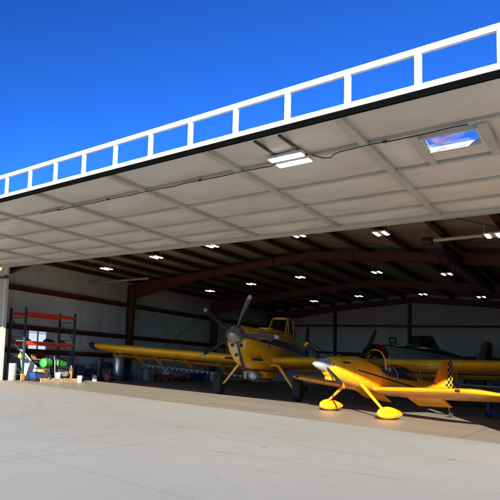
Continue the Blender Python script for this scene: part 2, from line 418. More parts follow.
# front wall: two end returns and the piece above the opening
JL, JR, HZ = -17.19, -.42, 4.6
b = MB(); b.box((XL-.14,YF,0),(JL,YF+.15,HZ)); b.box((JR+.02,YF,0),(XR+.14,YF+.15,HZ))
b.prism([(XL-.14,HZ),(XR+.14,HZ),(XR+.14,roofz(XR)+.1),(RX,6.44),(XL-.14,roofz(XL)+.1)], 'y', YF+.01, YF+.15)
H(b, 'front_wall', M['tan_metal'])
for x in (JL+.12, JR-.1):
    b = MB(); b.box((x-.10 if x < -5 else x-.13,YF-.03,0),(x+.02 if x < -5 else x+.11,YF+.11,HZ-.03)); H(b, 'door_jamb', M['jamb_cream'])
b = MB(); b.box((JL-.3,YF-.07,4.13),(JL+.30,YF-.032,4.21)); b.box((JL+.1,YF-.1,4.09),(JL+.2,YF-.07,4.25)); H(b, 'door_latch', M['black'])
b = MB()
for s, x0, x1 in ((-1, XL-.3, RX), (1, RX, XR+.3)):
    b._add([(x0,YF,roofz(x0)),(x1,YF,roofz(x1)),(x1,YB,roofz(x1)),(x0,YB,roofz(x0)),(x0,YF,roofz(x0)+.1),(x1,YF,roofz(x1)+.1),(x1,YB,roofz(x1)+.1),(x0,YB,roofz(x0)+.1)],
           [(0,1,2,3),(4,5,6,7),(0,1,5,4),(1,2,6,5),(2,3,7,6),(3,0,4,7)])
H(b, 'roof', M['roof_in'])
# purlins (Z-section: web and two lips)
px = [RX+.45+1.55*i for i in range(0, 7)] + [RX-.62-1.07*i for i in range(0, 9)]
for x in [p for p in px if XL+.3 < p < XR-.3]:
    b = MB(); z = roofz(x)-.006
    b.box((x-.012,YF+.2,z-.216),(x+.012,YB,z)); b.box((x-.11,YF+.2,z-.014),(x-.012,YB,z)); b.box((x+.012,YF+.2,z-.216),(x+.13,YB,z-.2))
    H(b, 'purlin', M['steel_red'])
# frames: tapered I rafters on tapered columns
FY = (14.35, 23.4, 32.3, 40.75)
for y in FY:
    for s in (-1, 1):
        xe = XL+.03 if s < 0 else XR-.03
        b = MB()
        kx = xe - s*.42
        ys = ((y-.11, y+.11),)
        top = lambda x: roofz(x)-.222
        xs = [RX, RX+s*3, RX+s*6, kx]
        dep = [.36, .34, .44, .78]
        for i in range(3):
            (xa, xb), (da, db) = (xs[i], xs[i+1]), (dep[i], dep[i+1])
            b._add([(xa,y-.012,top(xa)),(xb,y-.012,top(xb)),(xb,y-.012,top(xb)-db),(xa,y-.012,top(xa)-da),(xa,y+.012,top(xa)),(xb,y+.012,top(xb)),(xb,y+.012,top(xb)-db),(xa,y+.012,top(xa)-da)],
                   [(0,1,2,3),(7,6,5,4),(0,4,5,1),(1,5,6,2),(2,6,7,3),(3,7,4,0)])
            b.bar((xa,y,top(xa)-.008),(xb,y,top(xb)-.008),.22,.016,up=(0,0,1)); b.bar((xa,y,top(xa)-da),(xb,y,top(xb)-db),.22,.018)
        for xx in (RX+s*1.6, RX+s*4.5, RX+s*7.2):
            b.box((xx-.006,y-.1,top(xx)-.4),(xx+.006,y+.1,top(xx)-.02))
        H(b, 'rafter', M['steel_red'])
        b = MB(); zt = top(kx)
        zc = roofz(xe)-.23
        wb, wt = .30, .46
        b.prism([(xe,0.02),(xe-s*wb,0.02),(xe-s*wt,zt-.05),(xe,zt-.05)], 'y', y-.012, y+.012)
        b.bar((xe-s*.012,y,0.0),(xe-s*.012,y,zc),.22,.02,up=(1,0,0)); b.bar((xe-s*wb,y,0.0),(xe-s*wt,y,zt-.4),.22,.02,up=(1,0,0))
        b.box((xe-.25 if s > 0 else xe-.02,y-.14,.0),(xe+.02 if s > 0 else xe+.25,y+.14,.025))
        H(b, 'column', M['steel_red'])
# girts on the left and right wall, between columns
for k in range(3):
    for z in (1.22, 2.27, 4.0):
        for xx, s in ((XL, 1), (XR, -1)):
            y0, y1 = FY[k]+.13, FY[k+1]-.13
            b = MB(); b.box((min(xx, xx+s*.2),y0,z-.012),(max(xx, xx+s*.2),y1,z+.012))
            b.box((min(xx+s*.2, xx+s*.212),y0,z-.03),(max(xx+s*.2, xx+s*.212),y1,z+.115)); b.box((min(xx+s*.004, xx+s*.016),y0,z-.115),(max(xx+s*.004, xx+s*.016),y1,z-.012))
            H(b, 'girt', M['steel_red'])
BX = (-13.56, -9.06, -4.35)
ed = (XL+.4,) + BX + (XR-.4,)
for i in range(4):
    for z in (1.22, 2.27, 4.18):
        b = MB(); b.box((ed[i]+.08,YB-.2,z-.012),(ed[i+1]-.08,YB-.001,z+.012)); b.box((ed[i]+.08,YB-.212,z-.03),(ed[i+1]-.08,YB-.2,z+.115)); H(b, 'girt', M['steel_red'])
for x in BX:
    b = MB(); b.box((x-.075,YB-.26,0),(x+.075,YB-.24,roofz(x)-.6)); b.box((x-.012,YB-.24,0),(x+.012,YB-.02,roofz(x)-.6)); b.box((x-.075,YB-.02,0),(x+.075,YB-.002,roofz(x)-.6)); H(b, 'wind_column', M['steel_red'])
# rod bracing in the second bay of the left wall and in the roof
b = MB()
b.tube([(XL+.23,23.6,.3),(XL+.23,32.1,4.7)], .012, 6); b.tube([(XL+.245,23.6,4.7),(XL+.245,32.1,.3)], .012, 6)
for xa, xb in ((-17.9,-12.9),(-9.6,-4.6),(-4.4,.4)):
    b.tube([(xa,14.6,roofz(xa)-.28),(xb,23.2,roofz(xb)-.28)], .01, 6); b.tube([(xb,14.6,roofz(xb)-.29),(xa,23.2,roofz(xa)-.29)], .01, 6)
H(b, 'rod_bracing', M['black'])
# pale walk-in door beside the second column
b = MB(); b.box((XL+.002,33.0,0.01),(XL+.05,34.1,2.15)); wd = H(b, 'side_door', M['white_paint'])
b = MB(); b.bar((XL+.05,32.94,0),(XL+.05,32.94,2.21),.06,.1,up=(1,0,0)); b.bar((XL+.05,34.16,0),(XL+.05,34.16,2.21),.06,.1,up=(1,0,0)); b.bar((XL+.05,32.91,2.21),(XL+.05,34.19,2.21),.1,.1); b.build('door_frame', M['black'], wd, HO)
b = MB(); b.tube([(XL+.05,33.95,1.02),(XL+.11,33.95,1.02),(XL+.11,33.83,1.02)], .013, 8); b.build('handle', M['galv'], wd, HO)

# ---- big one-piece door, swung up level
DX0, DX1, DY0, DY1, DZ = -17.25, .17, 7.37, 13.70, 4.58
WX0, WX1, WA, WB = -1.84, -1.17, 8.84, 9.41
b = MB()
ribx = [-.47-2.0*i for i in range(9)]
ribx = [DX1-.06, -.47, -2.47, -4.44, -6.46, -8.50, -10.5, -12.5, -14.5, DX0+.06]
striy = [DY0+.06, 8.64, 10.12, 11.42, 12.62, DY1-.14]
zs, zt = DZ+.075, DZ+.145
for lo, hi in (((DX0,DY0+.02,zs),(WX0,DY1,zt)), ((WX1,DY0+.02,zs),(DX1,DY1,zt)), ((WX0,DY0+.02,zs),(WX1,WA,zt)), ((WX0,9.92,zs),(WX1,DY1,zt)), ((WX0-.006,9.92,DZ+.026),(WX1+.006,9.93,zt-.01))): b.box(lo, hi)
door = H(b, 'hangar_door', M['white_paint'])
def D(mb, name, mats, **k): return mb.build(name, mats, door, HO, **k)
# quilted insulation: every bay sags a little
b = MB()
rs = sorted(ribx); n = 12
for i in range(len(rs)-1):
    for j in range(len(striy)-1):
        x0, x1, y0, y1 = rs[i]+.045, rs[i+1]-.045, striy[j]+.04, striy[j+1]-.04
        if rs[i] < -1.5 < rs[i+1] and j == 1: cells = [(x0, -1.93, y0, y1), (-1.06, x1, y0, y1)]
        else: cells = [(x0, x1, y0, y1)]
        for (a0, a1, c0, c1) in cells:
            amp = random.uniform(.05, .085); ph = random.uniform(0, 6)
            vs = []; 
            for p in range(n+1):
                for q in range(n+1):
                    u, v = p/n, q/n
                    s = (1-(2*u-1)**2)*(1-(2*v-1)**2)
                    vs.append((a0+(a1-a0)*u, c0+(c1-c0)*v, zs-.004-s*amp*(1+.4*math.sin(5*u+3*v+ph)*math.cos(4*v+ph))))
            b._add(vs, [(p*(n+1)+q, p*(n+1)+q+1, (p+1)*(n+1)+q+1, (p+1)*(n+1)+q) for p in range(n) for q in range(n)], 0, True)
b.box((WX0+.001,WB+.012,DZ+.026),(WX1-.001,9.919,DZ+.044))
D(b, 'insulation', M['door_skin'])
for x in rs:
    b = MB(); b.box((x-.05,DY0+.02,DZ-.006),(x+.05,DY1-.27,zs+.001)); D(b, 'door_rib', M['door_frame'], bevel=.006)
for j, y in enumerate(striy[1:-1]):
    b = MB()
    for i in range(len(rs)-1): b.box((rs[i]+.052,y-.042,DZ+.022),(rs[i+1]-.052,y+.042,zs+.001))
    D(b, 'door_stringer', M['door_frame'], bevel=.006)
b = MB(); b.box((DX0,DY1-.268,DZ-.03),(DX1,DY1,zs-.002)); D(b, 'hinge_beam', M['door_frame'], bevel=.01)
# door window
for lo, hi in (((-1.93,8.69,DZ+.004),(-1.842,10.07,zs+.002)), ((-1.165,8.69,DZ+.004),(-1.06,10.07,zs+.002))):
    b = MB(); b.box(lo, hi); D(b, 'window_trim', M['door_frame'])
b = MB()
for lo, hi in (((WX0,WA+.031,DZ+.01),(WX0+.035,WB,DZ+.05)), ((WX1-.035,WA+.031,DZ+.01),(WX1,WB,DZ+.05)), ((WX0-.012,WA-.003,DZ+.009),(WX1+.004,WA+.03,zt-.004)), ((WX0+.035,WB-.05,DZ-.03),(WX1-.035,WB,DZ+.045))): b.box(lo, hi)
D(b, 'window_frame', M['white_paint'])
b = MB(); b.box((WX0+.035,WA+.03,DZ+.03),(WX1-.035,WB-.05,DZ+.036)); D(b, 'window_glass', M['door_glass'])
# black rubber seal, then the white truss that stands on the outer edge
b = MB(); b.box((DX0,DY0-.02,DZ-.016),(DX1,DY0+.018,DZ+.070)); D(b, 'rubber_seal', M['seal'], bevel=.008)
b = MB(); b.box((DX0,DY0-.03,DZ+.073),(DX1,DY0+.03,DZ+.150)); D(b, 'truss_chord', M['white_paint'], bevel=.008)
b = MB(); b.box((DX0,DY0-.03,DZ+.53),(DX1,DY0+.03,DZ+.612)); D(b, 'truss_chord', M['white_paint'], bevel=.008)
k = 0
while -1.54-.782*k > DX0:
    x = -1.54-.782*k; k += 1
    b = MB(); b.box((x-.037,DY0-.028,DZ+.151),(x+.037,DY0+.028,DZ+.529)); D(b, 'truss_post', M['white_paint'], bevel=.006)
b = MB(); b.box((-.8,DY0-.028,DZ+.151),(-.716,DY0+.028,DZ+.529)); D(b, 'truss_post', M['white_paint'], bevel=.006)
b = MB(); b.box((-.03,DY0-.028,DZ+.151),(.054,DY0+.028,DZ+.529)); D(b, 'truss_post', M['white_paint'], bevel=.006)
# conduit run along the second stringer
pts = []
for i in range(60):
    x = -9.5 + i*.14
    pts.append((x, 8.575+.008*math.sin(i*1.7), DZ-.012+.006*math.sin(i*.9)))
pts = [p for p in pts if not -4.0 < p[0] < -2.9]
b = MB(); b.tube([p for p in pts if p[0] <= -4.0]+[(-3.85,8.56,DZ-.03),(-3.72,8.42,DZ-.05)], .009, 6)
b.tube([(-3.14,8.40,DZ-.05),(-3.05,8.62,DZ-.05),(-2.98,8.72,DZ-.03),(-2.9,8.62,DZ-.02)]+[p for p in pts if p[0] >= -2.9], .009, 6)
for x in (-8.9,-7.4,-5.2,-2.2): b.cbox((x,8.575,DZ-.008),(.05,.035,.03))
D(b, 'conduit', M['black'])

# twin flood lamp under the door on two dark arms
fl = thing('flood_light', 'lit twin-bar white flood lamp on two dark arms under the raised door', 'lamp', (-3.45,8.3,4.45))
b = MB(); fo = (-3.45,8.3,4.45)
for x in (-3.60,-3.24): b.box((x-.02,7.42,4.54),(x+.02,8.52,4.565))
b.build('mounting_arm', M['black'], fl, fo)
for y in (8.17, 8.47):
    b = MB(); b.box((-3.71,y-.085,4.495),(-3.19,y+.085,4.538)); hb = b.build('lamp_bar', M['off_white'], fl, fo)
    b = MB(); b.box((-3.70,y-.075,4.482),(-3.20,y+.075,4.4945)); b.build('diffuser', M['lamp'], hb, fo)

# ------------------------------------------------------------------ ceiling lights (twin strips), three rows
def ceiling_light(label):
    o = thing('ceiling_light', label, 'ceiling light', (0,0,0), 0, 'twin strip lights under the hangar roof')
    b = MB(); b.box((-.19,-.29,.02),(.19,.29,.06)); b.bar((-.2,0,.07),(-.2,0,.35),.012,.012); b.bar((.2,0,.07),(.2,0,.35),.012,.012); b.build('housing', M['off_white'], o)
    for s in (-1, 1):
        b = MB(); b.box((s*.115-.042,-.26,.0),(s*.115+.042,.26,.019)); b.build('tube_strip', M['tubelamp'], o)
    return o
rows = [('row nearest the open door', 18.5, [(-15.85,5.12),(-13.15,5.42),(-10.6,5.64),(-7.35,5.68),(-4.85,5.45),(-2.15,5.08)]),
        ('middle row', 27.8, [(-15.95,5.22),(-13.5,5.5),(-10.9,5.72),(-7.45,5.75),(-4.8,5.5)]),
        ('row by the back wall', 36.6, [(-13.45,5.5),(-10.8,5.74),(-7.45,5.74),(-4.8,5.5)])]
order = ['leftmost', 'second from left', 'third from left', 'fourth from left', 'fifth from left', 'rightmost']
first = None
for rn, y, ps in rows:
    for i, (x, z) in enumerate(ps):
        nm = 'rightmost' if i == len(ps)-1 else order[i]
        lb = 'lit twin roof light, %s in the %s' % (nm, rn)
        if first is None: first = ceiling_light(lb); first.location = (x, y, z)
        else: copy_thing(first, (x, y, z), label=lb)
# radiant tube heaters
h1 = thing('tube_heater', 'cream radiant heater tube hung across the roof at the right', 'heater', (-2.6,20,5.45))
o_ = (-2.6,20,5.45)
b = MB(); b.tube([(-3.85,20,5.42),(-.2,20,5.47)], .055, 12); b.build('heater_tube', M['cream_tube'], h1, o_)
b = MB(); b.lathe([(.05,-.16),(.13,-.15),(.14,.12),(.06,.16)], (-3.95,20,5.40), 'x', 14); b.build('burner', M['seat_dark'], h1, o_)
b = MB()
for x in (-3.5,-2,-.6): b.tube([(x,20,5.5),(x,20,roofz(x)-.01)], .008, 6)
b.build('hanger_rod', M['black'], h1, o_)
h2 = thing('tube_heater', 'grey radiant heater tube hung across the left side near the red column', 'heater', (-16.4,20,4.82))
b = MB(); b.tube([(-18.2,20,4.80),(-14.6,20,4.83)], .05, 12); b.build('heater_tube', M['plastic_grey'], h2, (-16.4,20,4.82))
b = MB()
for x in (-17.6,-15.2): b.tube([(x,20,4.85),(x,20,roofz(x)-.01)], .008, 6)
b.build('hanger_rod', M['black'], h2, (-16.4,20,4.82))
# dark boxed hoist rail running into the hangar from the end of the heater
hr = thing('hoist_rail', 'long dark hoist rail hung under the roof on the right, running to the back', 'hoist', (-3.6,25,5.2))
o_ = (-3.6,25,5.2); b = MB(); c = MB()
b.box((-3.68,20.15,5.04),(-3.52,31.0,5.06)); b.box((-3.68,20.15,5.36),(-3.52,31.0,5.38)); b.box((-3.612,20.15,5.061),(-3.588,31.0,5.359)); b.build('rail_beam', M['black'], hr, o_)
for y in (21, 23.5, 26, 28.5, 30.6):
    b = MB(); b.bar((-3.6,y,5.38),(-3.6,y,roofz(-3.6)-.01),.05,.05); b.build('hanger', M['black'], hr, o_)

# ------------------------------------------------------------------ aeroplane parts
def sect(y, hw, z0, z1, hb=None, n=28, e=2.6, zm=.5):
    """closed body section at station y: half width hw, floor z0, top z1, hb = half width low down"""
    hb = hw if hb is None else hb; zc = z0+(z1-z0)*zm; ring = []
    for i in range(n):
        a = i*2*math.pi/n; c, s = math.cos(a), math.sin(a)
        u = math.copysign(abs(c)**(2/e), c); v = math.copysign(abs(s)**(2/e), s)
        wd = hw if v >= 0 else hw+(hb-hw)*(-v)
        ring.append((u*wd, y, zc+v*((z1-zc) if v >= 0 else (zc-z0))))
    return ring
def smooth_sections(S_, sub=3):
    """Catmull-Rom through tuples of numbers"""
    out = []
    for i in range(len(S_)-1):
        p0, p1, p2, p3 = S_[max(i-1,0)], S_[i], S_[i+1], S_[min(i+2,len(S_)-1)]
        for k in range(sub):
            t_ = k/sub
            out.append(tuple(.5*((2*b)+(-a+c)*t_+(2*a-5*b+4*c-d)*t_*t_+(-a+3*b-3*c+d)*t_**3) for a, b, c, d in zip(p0,p1,p2,p3)))
    out.append(tuple(S_[-1])); return out
def foil(n=14):
    pts = []
    for i in range(n+1):
        x = .5*(1-math.cos(math.pi*i/n)); pts.append((x, 1))
    for i in range(n-1, 0, -1):
        x = .5*(1-math.cos(math.pi*i/n)); pts.append((x, -1))
    return pts
FOIL = foil()
def thk(x): return 5*(.2969*math.sqrt(max(x,0))-.126*x-.3516*x*x+.2843*x**3-.1036*x**4)
def foil_ring(x, yle, zle, c, tk, inc, camber=.02, xmax=1.0):
    """wing section in the plane x = const; chord runs aft (-y), incidence drops the trailing edge"""
    ca, sa = math.cos(R(inc)), math.sin(R(inc)); ring = []
    for u, s in FOIL:
        u *= xmax
        zc = camber*4*u*(1-u); h = zc + s*tk*thk(u)
        ring.append((x, yle - c*(u*ca + h*sa*0), zle - c*u*sa + c*h*ca))
    return ring
def wing(secs, **k):
    b = MB(); b.loft([foil_ring(*q, **k) for q in secs], True); return b
def blade(hub, ang, r0, r1, cmax, pitch=28, mi_tip=None, tiplen=.12, th=.12):
    """propeller blade in the plane y = hub.y; ang clockwise from up as seen from ahead (toward -x)"""
    b = MB(); d = Vector((-math.sin(R(ang)), 0, math.cos(R(ang)))); side = Vector((d.z, 0, -d.x)); fw = Vector((0,1,0))
    N_ = 9; rings = []
    for i in range(N_+1):
        f = i/N_; r = r0+(r1-r0)*f
        c = cmax*(.42+1.25*f-.95*f*f) if f < .97 else cmax*.5
        pt = R(pitch*(1.5-f)+8)
        ax = side*math.cos(pt)+fw*math.sin(pt); nx = -side*math.sin(pt)+fw*math.cos(pt)
        tt = max(.018, th*(1-f)**1.5*c*3+.012)
        rings.append([Vector(hub)+d*r+ax*(c*.5*math.cos(q))+nx*(tt*.5*math.sin(q)) for q in [j*2*math.pi/12 for j in range(12)]])
    k = N_-1 if mi_tip is not None else N_
    b.loft(rings[:k+1], True)
    if mi_tip is not None: b.loft(rings[k:], True, mi_tip)
    return b
def wheel_parts(o, x, y, r, wdt, hubmat, name='wheel'):
    b = MB(); prof = [(r*.55,-wdt*.42),(r*.72,-wdt*.5),(r*.9,-wdt*.48),(r*.985,-wdt*.3),(r,0),(r*.985,wdt*.3),(r*.9,wdt*.48),(r*.72,wdt*.5),(r*.55,wdt*.42)]
    b.lathe(prof, (x,y,r), 'x', 32); tw = b.build(name, M['rubber'], o)
    b = MB(); b.lathe([(r*.2,-wdt*.4),(r*.53,-wdt*.36),(r*.56,0),(r*.53,wdt*.36),(r*.2,wdt*.4)], (x,y,r), 'x', 24); b.build('hub', hubmat, tw)

def ag_plane(name, label, loc, fwdv, P):
    rz = math.atan2(-fwdv[0], fwdv[1])
    o = thing(name, label, 'aeroplane', loc, rz)
    body, pt = P['body'], P['paint']
    # fuselage: y, half width, z bottom, z top, half width low
    st = [(2.42,.30,1.34,2.46,.15),(2.30,.38,1.26,2.52,.18),(1.9,.45,1.17,2.55,.26),(1.2,.52,1.10,2.56,.40),(.3,.58,1.02,2.57,.52),(-.8,.62,.97,2.62,.58),(-2.0,.62,.95,2.68,.58),
          (-3.2,.58,.98,2.62,.52),(-4.6,.46,1.08,2.42,.40),(-6.0,.30,1.22,2.12,.26),(-7.2,.17,1.34,1.88,.15),(-8.15,.06,1.5,1.74,.05)]
    if P.get('radial'):
        st = [s_ for s_ in st if s_[0] < 1.0]; st = [(.95,.48,1.25,2.5,.45)] + st
    b = MB(); b.loft([sect(*s_) for s_ in smooth_sections(st, 4)], True)
    fus = b.build('fuselage', body, o)
    if not P.get('radial'):
        # intake eyes, vent slots, exhausts, panels
        b = MB()
        for s in (-1, 1):
            b.lathe([(.001,2.432),(.062,2.436),(.066,2.40)], (s*.15,0,1.85), 'y', 14)
        b.lathe([(.001,2.425),(.06,2.43),(.07,2.39)], (0,0,1.52), 'y', 16)
        b.build('air_intake', M['black'], fus)
        for s in (-1, 1):
            b = MB(); b.cbox((s*.462,1.62,1.40),(.07,1.1,.085)); b.build('vent_slot', M['black'], fus)
            b = MB(); b.cbox((s*.585,.62,2.0),(.03,.07,.34)); b.build('vent_slot', M['black'], fus)
            b = MB(); b.tube([(s*.40,1.55,2.2),(s*.58,1.42,2.22),(s*.66,1.1,2.2),(s*.67,.75,2.17)], [.1,.11,.10,.09], 14); b.build('exhaust_stack', M['spinner_grey'], o)
        hub = (0,2.62,2.21)
        b = MB(); b.lathe([(.30,2.44),(.31,2.55),(.29,2.70),(.23,2.86),(.14,2.98),(.05,3.05),(.005,3.06)], (0,0,2.21), 'y', 28); sp = b.build('spinner', M['spinner_grey'], o)
        for a in P['blades']:
            blade(hub, a, .22, 1.42, .20, mi_tip=1).build('propeller_blade', [M['prop_black'], M['plastic_grey']], o)
    else:
        b = MB(); b.lathe([(.42,.955),(.50,.99),(.53,1.12),(.53,1.30),(.50,1.36)], (0,0,2.02), 'y', 32); b.build('engine_cowl', P['cowl'], o)
        b = MB(); b.lathe([(.44,1.37),(.45,1.55),(.38,1.66),(.30,1.66),(.28,1.5)], (0,0,2.02), 'y', 32); b.build('cowl_ring', M['black'], o)
        b = MB(); b.lathe([(.005,1.52),(.36,1.5),(.2,1.9),(.12,2.05),(.05,2.25),(.004,2.3)], (0,0,1.98), 'y', 20); b.build('spinner', M['black'], o)
        for a in P['blades']:
            blade((0,1.98,1.98), a, .1, 1.32, .2).build('propeller_blade', M['prop_black'], o)
    # hopper lid and top rails
    b = MB(); b.lathe([(.3,0),(.3,.05),(.24,.08),(.001,.085)], (0,-.9,2.60), 'z', 20); b.build('hopper_lid', pt, o)
    # cockpit: cage with glass
    cz0, cz1 = 2.58, 3.22
    cb = [(.36,-1.70,cz0),(.27,-2.0,cz1-.10),(.27,-2.75,cz1-.10),(.34,-3.15,cz0-.06)] if P.get('radial') else [(.36,-2.45,cz0),(.30,-2.95,cz1-.04),(.30,-3.8,cz1),(.34,-4.55,cz0-.14)]
    b = MB(); f0, f1, f2, f3 = cb; mid = (.37, (f1[1]+f2[1])/2, f0[2]-.03)
    for s in (-1, 1):
        P_ = lambda p, dx=0, dy=0, dz=0: (s*(p[0]+dx), p[1]+dy, p[2]+dz)
        b.tube([P_(p) for p in cb], .026, 8)
        b.tube([P_(f0), P_(mid), P_(f3)], .026, 8)
        b.tube([(s*.36, f1[1]-.03, f0[2]-.01), P_(f1)], .022, 8); b.tube([(s*.36, f2[1], f0[2]-.05), P_(f2)], .022, 8)
    for p in cb: b.tube([(-p[0],p[1],p[2]),(p[0],p[1],p[2])], .024, 8)
    ck = b.build('canopy_frame', P.get('cage', pt), o)
    w_ = f1[0]-.02; b = MB(); b.loft([[(-w_,f1[1]+.03,f1[2]+.02),(-w_*.6,f1[1]+.03,f1[2]+.07),(w_*.6,f1[1]+.03,f1[2]+.07),(w_,f1[1]+.03,f1[2]+.02)],
        [(-w_,f2[1]-.05,f2[2]+.03),(-w_*.6,f2[1]-.05,f2[2]+.09),(w_*.6,f2[1]-.05,f2[2]+.09),(w_,f2[1]-.05,f2[2]+.03)]], True); b.build('cockpit_roof', pt, o)
    b = MB()
    for i in range(3):
        p, q = cb[i], cb[i+1]
        if i != 1: b._add([(-p[0],p[1],p[2]),(p[0],p[1],p[2]),(q[0],q[1],q[2]),(-q[0],q[1],q[2])], [(0,1,2,3)])
    for s in (-1, 1):
        b._add([(s*p[0],p[1],p[2]) for p in (f0,f1,f2,f3,mid)], [(0,1,2,3,4)])
    b.build('canopy_glass', M['canopy_glass'], o)
    b = MB(); sy = f2[1]-.05; b.box((-.22,sy,2.4),(.22,sy+.15,2.95)); b.box((-.22,sy+.15,2.4),(.22,sy+.55,2.6)); b.build('seat', M['seat_dark'], o)
    if P.get('mirror'):
        b = MB()
        for a, c in (((-.22,0,.35),(.22,0,.35)),((-.22,0,.12),(.22,0,.12)),((-.22,0,.12),(-.22,0,.35)),((.22,0,.12),(.22,0,.35))):
            b.bar((a[1],a[0]-.05,a[2]+2.56),(c[1],c[0]-.05,c[2]+2.56),.04,.05)
        b.bar((0,.1,2.5),(0,.1,2.68),.04,.04); b.build('mirror_frame', M['black'], o)
    # wings
    inc = 9.5
    for s in (-1, 1):
        secs = []
        hs = P.get('half', 8.05)
        for f in (0,.2,.4,.6,.8,.92,.965,.985,.995,1.0):
            x = .35+(hs-.35)*f; tip = max(0, (f-.92)/.08)
            c = 1.95*(1-.55*tip**2.2); tk = .17*(1-.5*tip**2)
            secs.append((s*x, -.0-.28*tip**2.2, 1.43+.034*x, c, tk, inc))
        wg = wing(secs).build('wing', pt, o)
        # dark blue band near the tip, aileron and flap seams
        rb = [foil_ring(s*(hs*.925+k), .006-.0, 1.43+.034*(hs*.925+k), 1.965, .178, inc, xmax=.36) for k in (-.16,.16)]
        b = MB(); b.loft(rb, False); b.build('tip_band', M['navy'], wg)
        # flap/aileron hung a hand below the trailing edge
        for xa, xb, nm in ((.9,4.2,'flap'),(4.3,7.2,'aileron')):
            q = [foil_ring(s*x, -1.92, 1.43+.034*x-.37, .42, .12, inc+9) for x in (xa, xb)]
            b = MB(); b.loft(q, True); b.build(nm, pt, wg)
        if P.get('boom'):
            z = lambda x: 1.16+.034*x-.36
            b = MB(); b.tube([(s*.7,-2.25,z(.7)-.13),(s*6.1,-2.25,z(6.1)-.12)], .022, 8)
            i = .9
            while i < 6.0:
                b.cbox((s*i,-2.27,z(i)-.18),(.025,.04,.07)); i += .24
            b.build('spray_boom', M['galv'], o)
            for x in (2.0,3.5,5.0,6.0,7.3):
                b = MB(); zb = 1.43+.034*x-.28
                b._add([(s*x-.02,-1.2,zb+.02),(s*x-.02,-2.0,zb-.12),(s*x-.02,-2.3,zb-.42),(s*x-.02,-2.1,zb-.42),(s*x+.02,-1.2,zb+.02),(s*x+.02,-2.0,zb-.12),(s*x+.02,-2.3,zb-.42),(s*x+.02,-2.1,zb-.42)],
                       [(0,1,2,3),(7,6,5,4),(0,4,5,1),(1,5,6,2),(2,6,7,3),(3,7,4,0)]) if x < 6.5 else b.bar((s*x,-1.7,zb-.1),(s*x-.1*s,-2.1,zb-.3),.05,.12)
                b.build('boom_hanger', pt, o)
        # spring steel leg, wheel
        b = MB(); b.tube([(s*.42,-.12,1.20),(s*.62,-.1,1.26),(s*.74,-.08,1.20),(s*1.22,0,.50),(s*1.30,0,.42)], [.055,.06,.06,.045,.045], 10); b.build('gear_leg', pt, o)
        wheel_parts(o, s*1.44, 0, .41, .27, M['grey_metal'])
        # stabiliser
        secs = [(s*x, -6.75-.2*f, 1.62, 1.05-.15*f, .10*(1-.4*f**3), 6) for x, f in ((.1,0),(1.2,.4),(2.3,.8),(2.62,1.0))]
        wing(secs, camber=0).build('stabiliser', pt, o)
        b = MB(); b.tube([(s*.12,-7.6,2.5),(s*1.4,-7.1,1.68)], .018, 6); b.build('tail_wire', M['black'], o)
    # belly: dump gate, strainer and hoses
    b = MB(); b.prism([(.3,.98),(-.1,.72),(-1.1,.70),(-1.6,.96)], 'x', -.36, .36); b.build('dump_gate', pt, o, bevel=.03)
    b = MB(); b.lathe([(.09,.45),(.15,.4),(.17,.1),(.15,-.25),(.06,-.3)], (-.06,.4,.83), 'y', 16)
    b.tube([(.25,.6,.98),(.3,.5,.72),(.2,-.2,.6),(-.2,-.8,.62)], .045, 8); b.build('spray_pump', M['grey_metal'], o)
    # fin and rudder: sections stacked upward
    def vfoil(z, yle, c, tk): return [(s_*tk*thk(u)*c, yle-c*u, z) for u, s_ in FOIL]
    b = MB(); b.loft([vfoil(z, y, c, .10) for z, y, c in ((1.66,-6.7,.9),(1.95,-6.9,.75),(2.3,-7.1,.62),(2.8,-7.32,.52),(3.12,-7.45,.44),(3.2,-7.52,.3))], True); b.build('fin', pt, o)
    b = MB(); b.loft([vfoil(z, y, c, .09) for z, y, c in ((1.62,-7.62,.72),(2.3,-7.74,.66),(2.8,-7.86,.58),(3.12,-7.91,.5),(3.2,-7.86,.36))], True); b.build('rudder', P['rudder'], o)
    b = MB(); b.tube([(0,-7.4,1.4),(0,-7.7,.75),(0,-7.82,.2)], .035, 8); b.build('tail_spring', M['grey_metal'], o)
    wheel_parts(o, 0, -7.85, .16, .12, M['grey_metal'], 'tail_wheel')
    return o

ag = ag_plane('crop_duster', 'large yellow crop duster with navy side stripe, standing left of the small sport plane', (-9.3,19.85,0), (.15,-.989),
              dict(body=M['ag_body'], paint=M['ag_yellow'], rudder=M['navy'], blades=(20,-52,-124,164,92), boom=True, half=8.12))
wh = ag_plane('crop_duster', 'white crop duster with red nose cowl and dark canopy, parked behind the long yellow wing', (-7.58,30.83,0), (-.35,-.937),
              dict(body=M['wh_body'], paint=M['off_white'], rudder=M['red'], radial=True, cowl=M['red'], blades=(26,146,266), mirror=True, half=6.6, cage=M['black']))

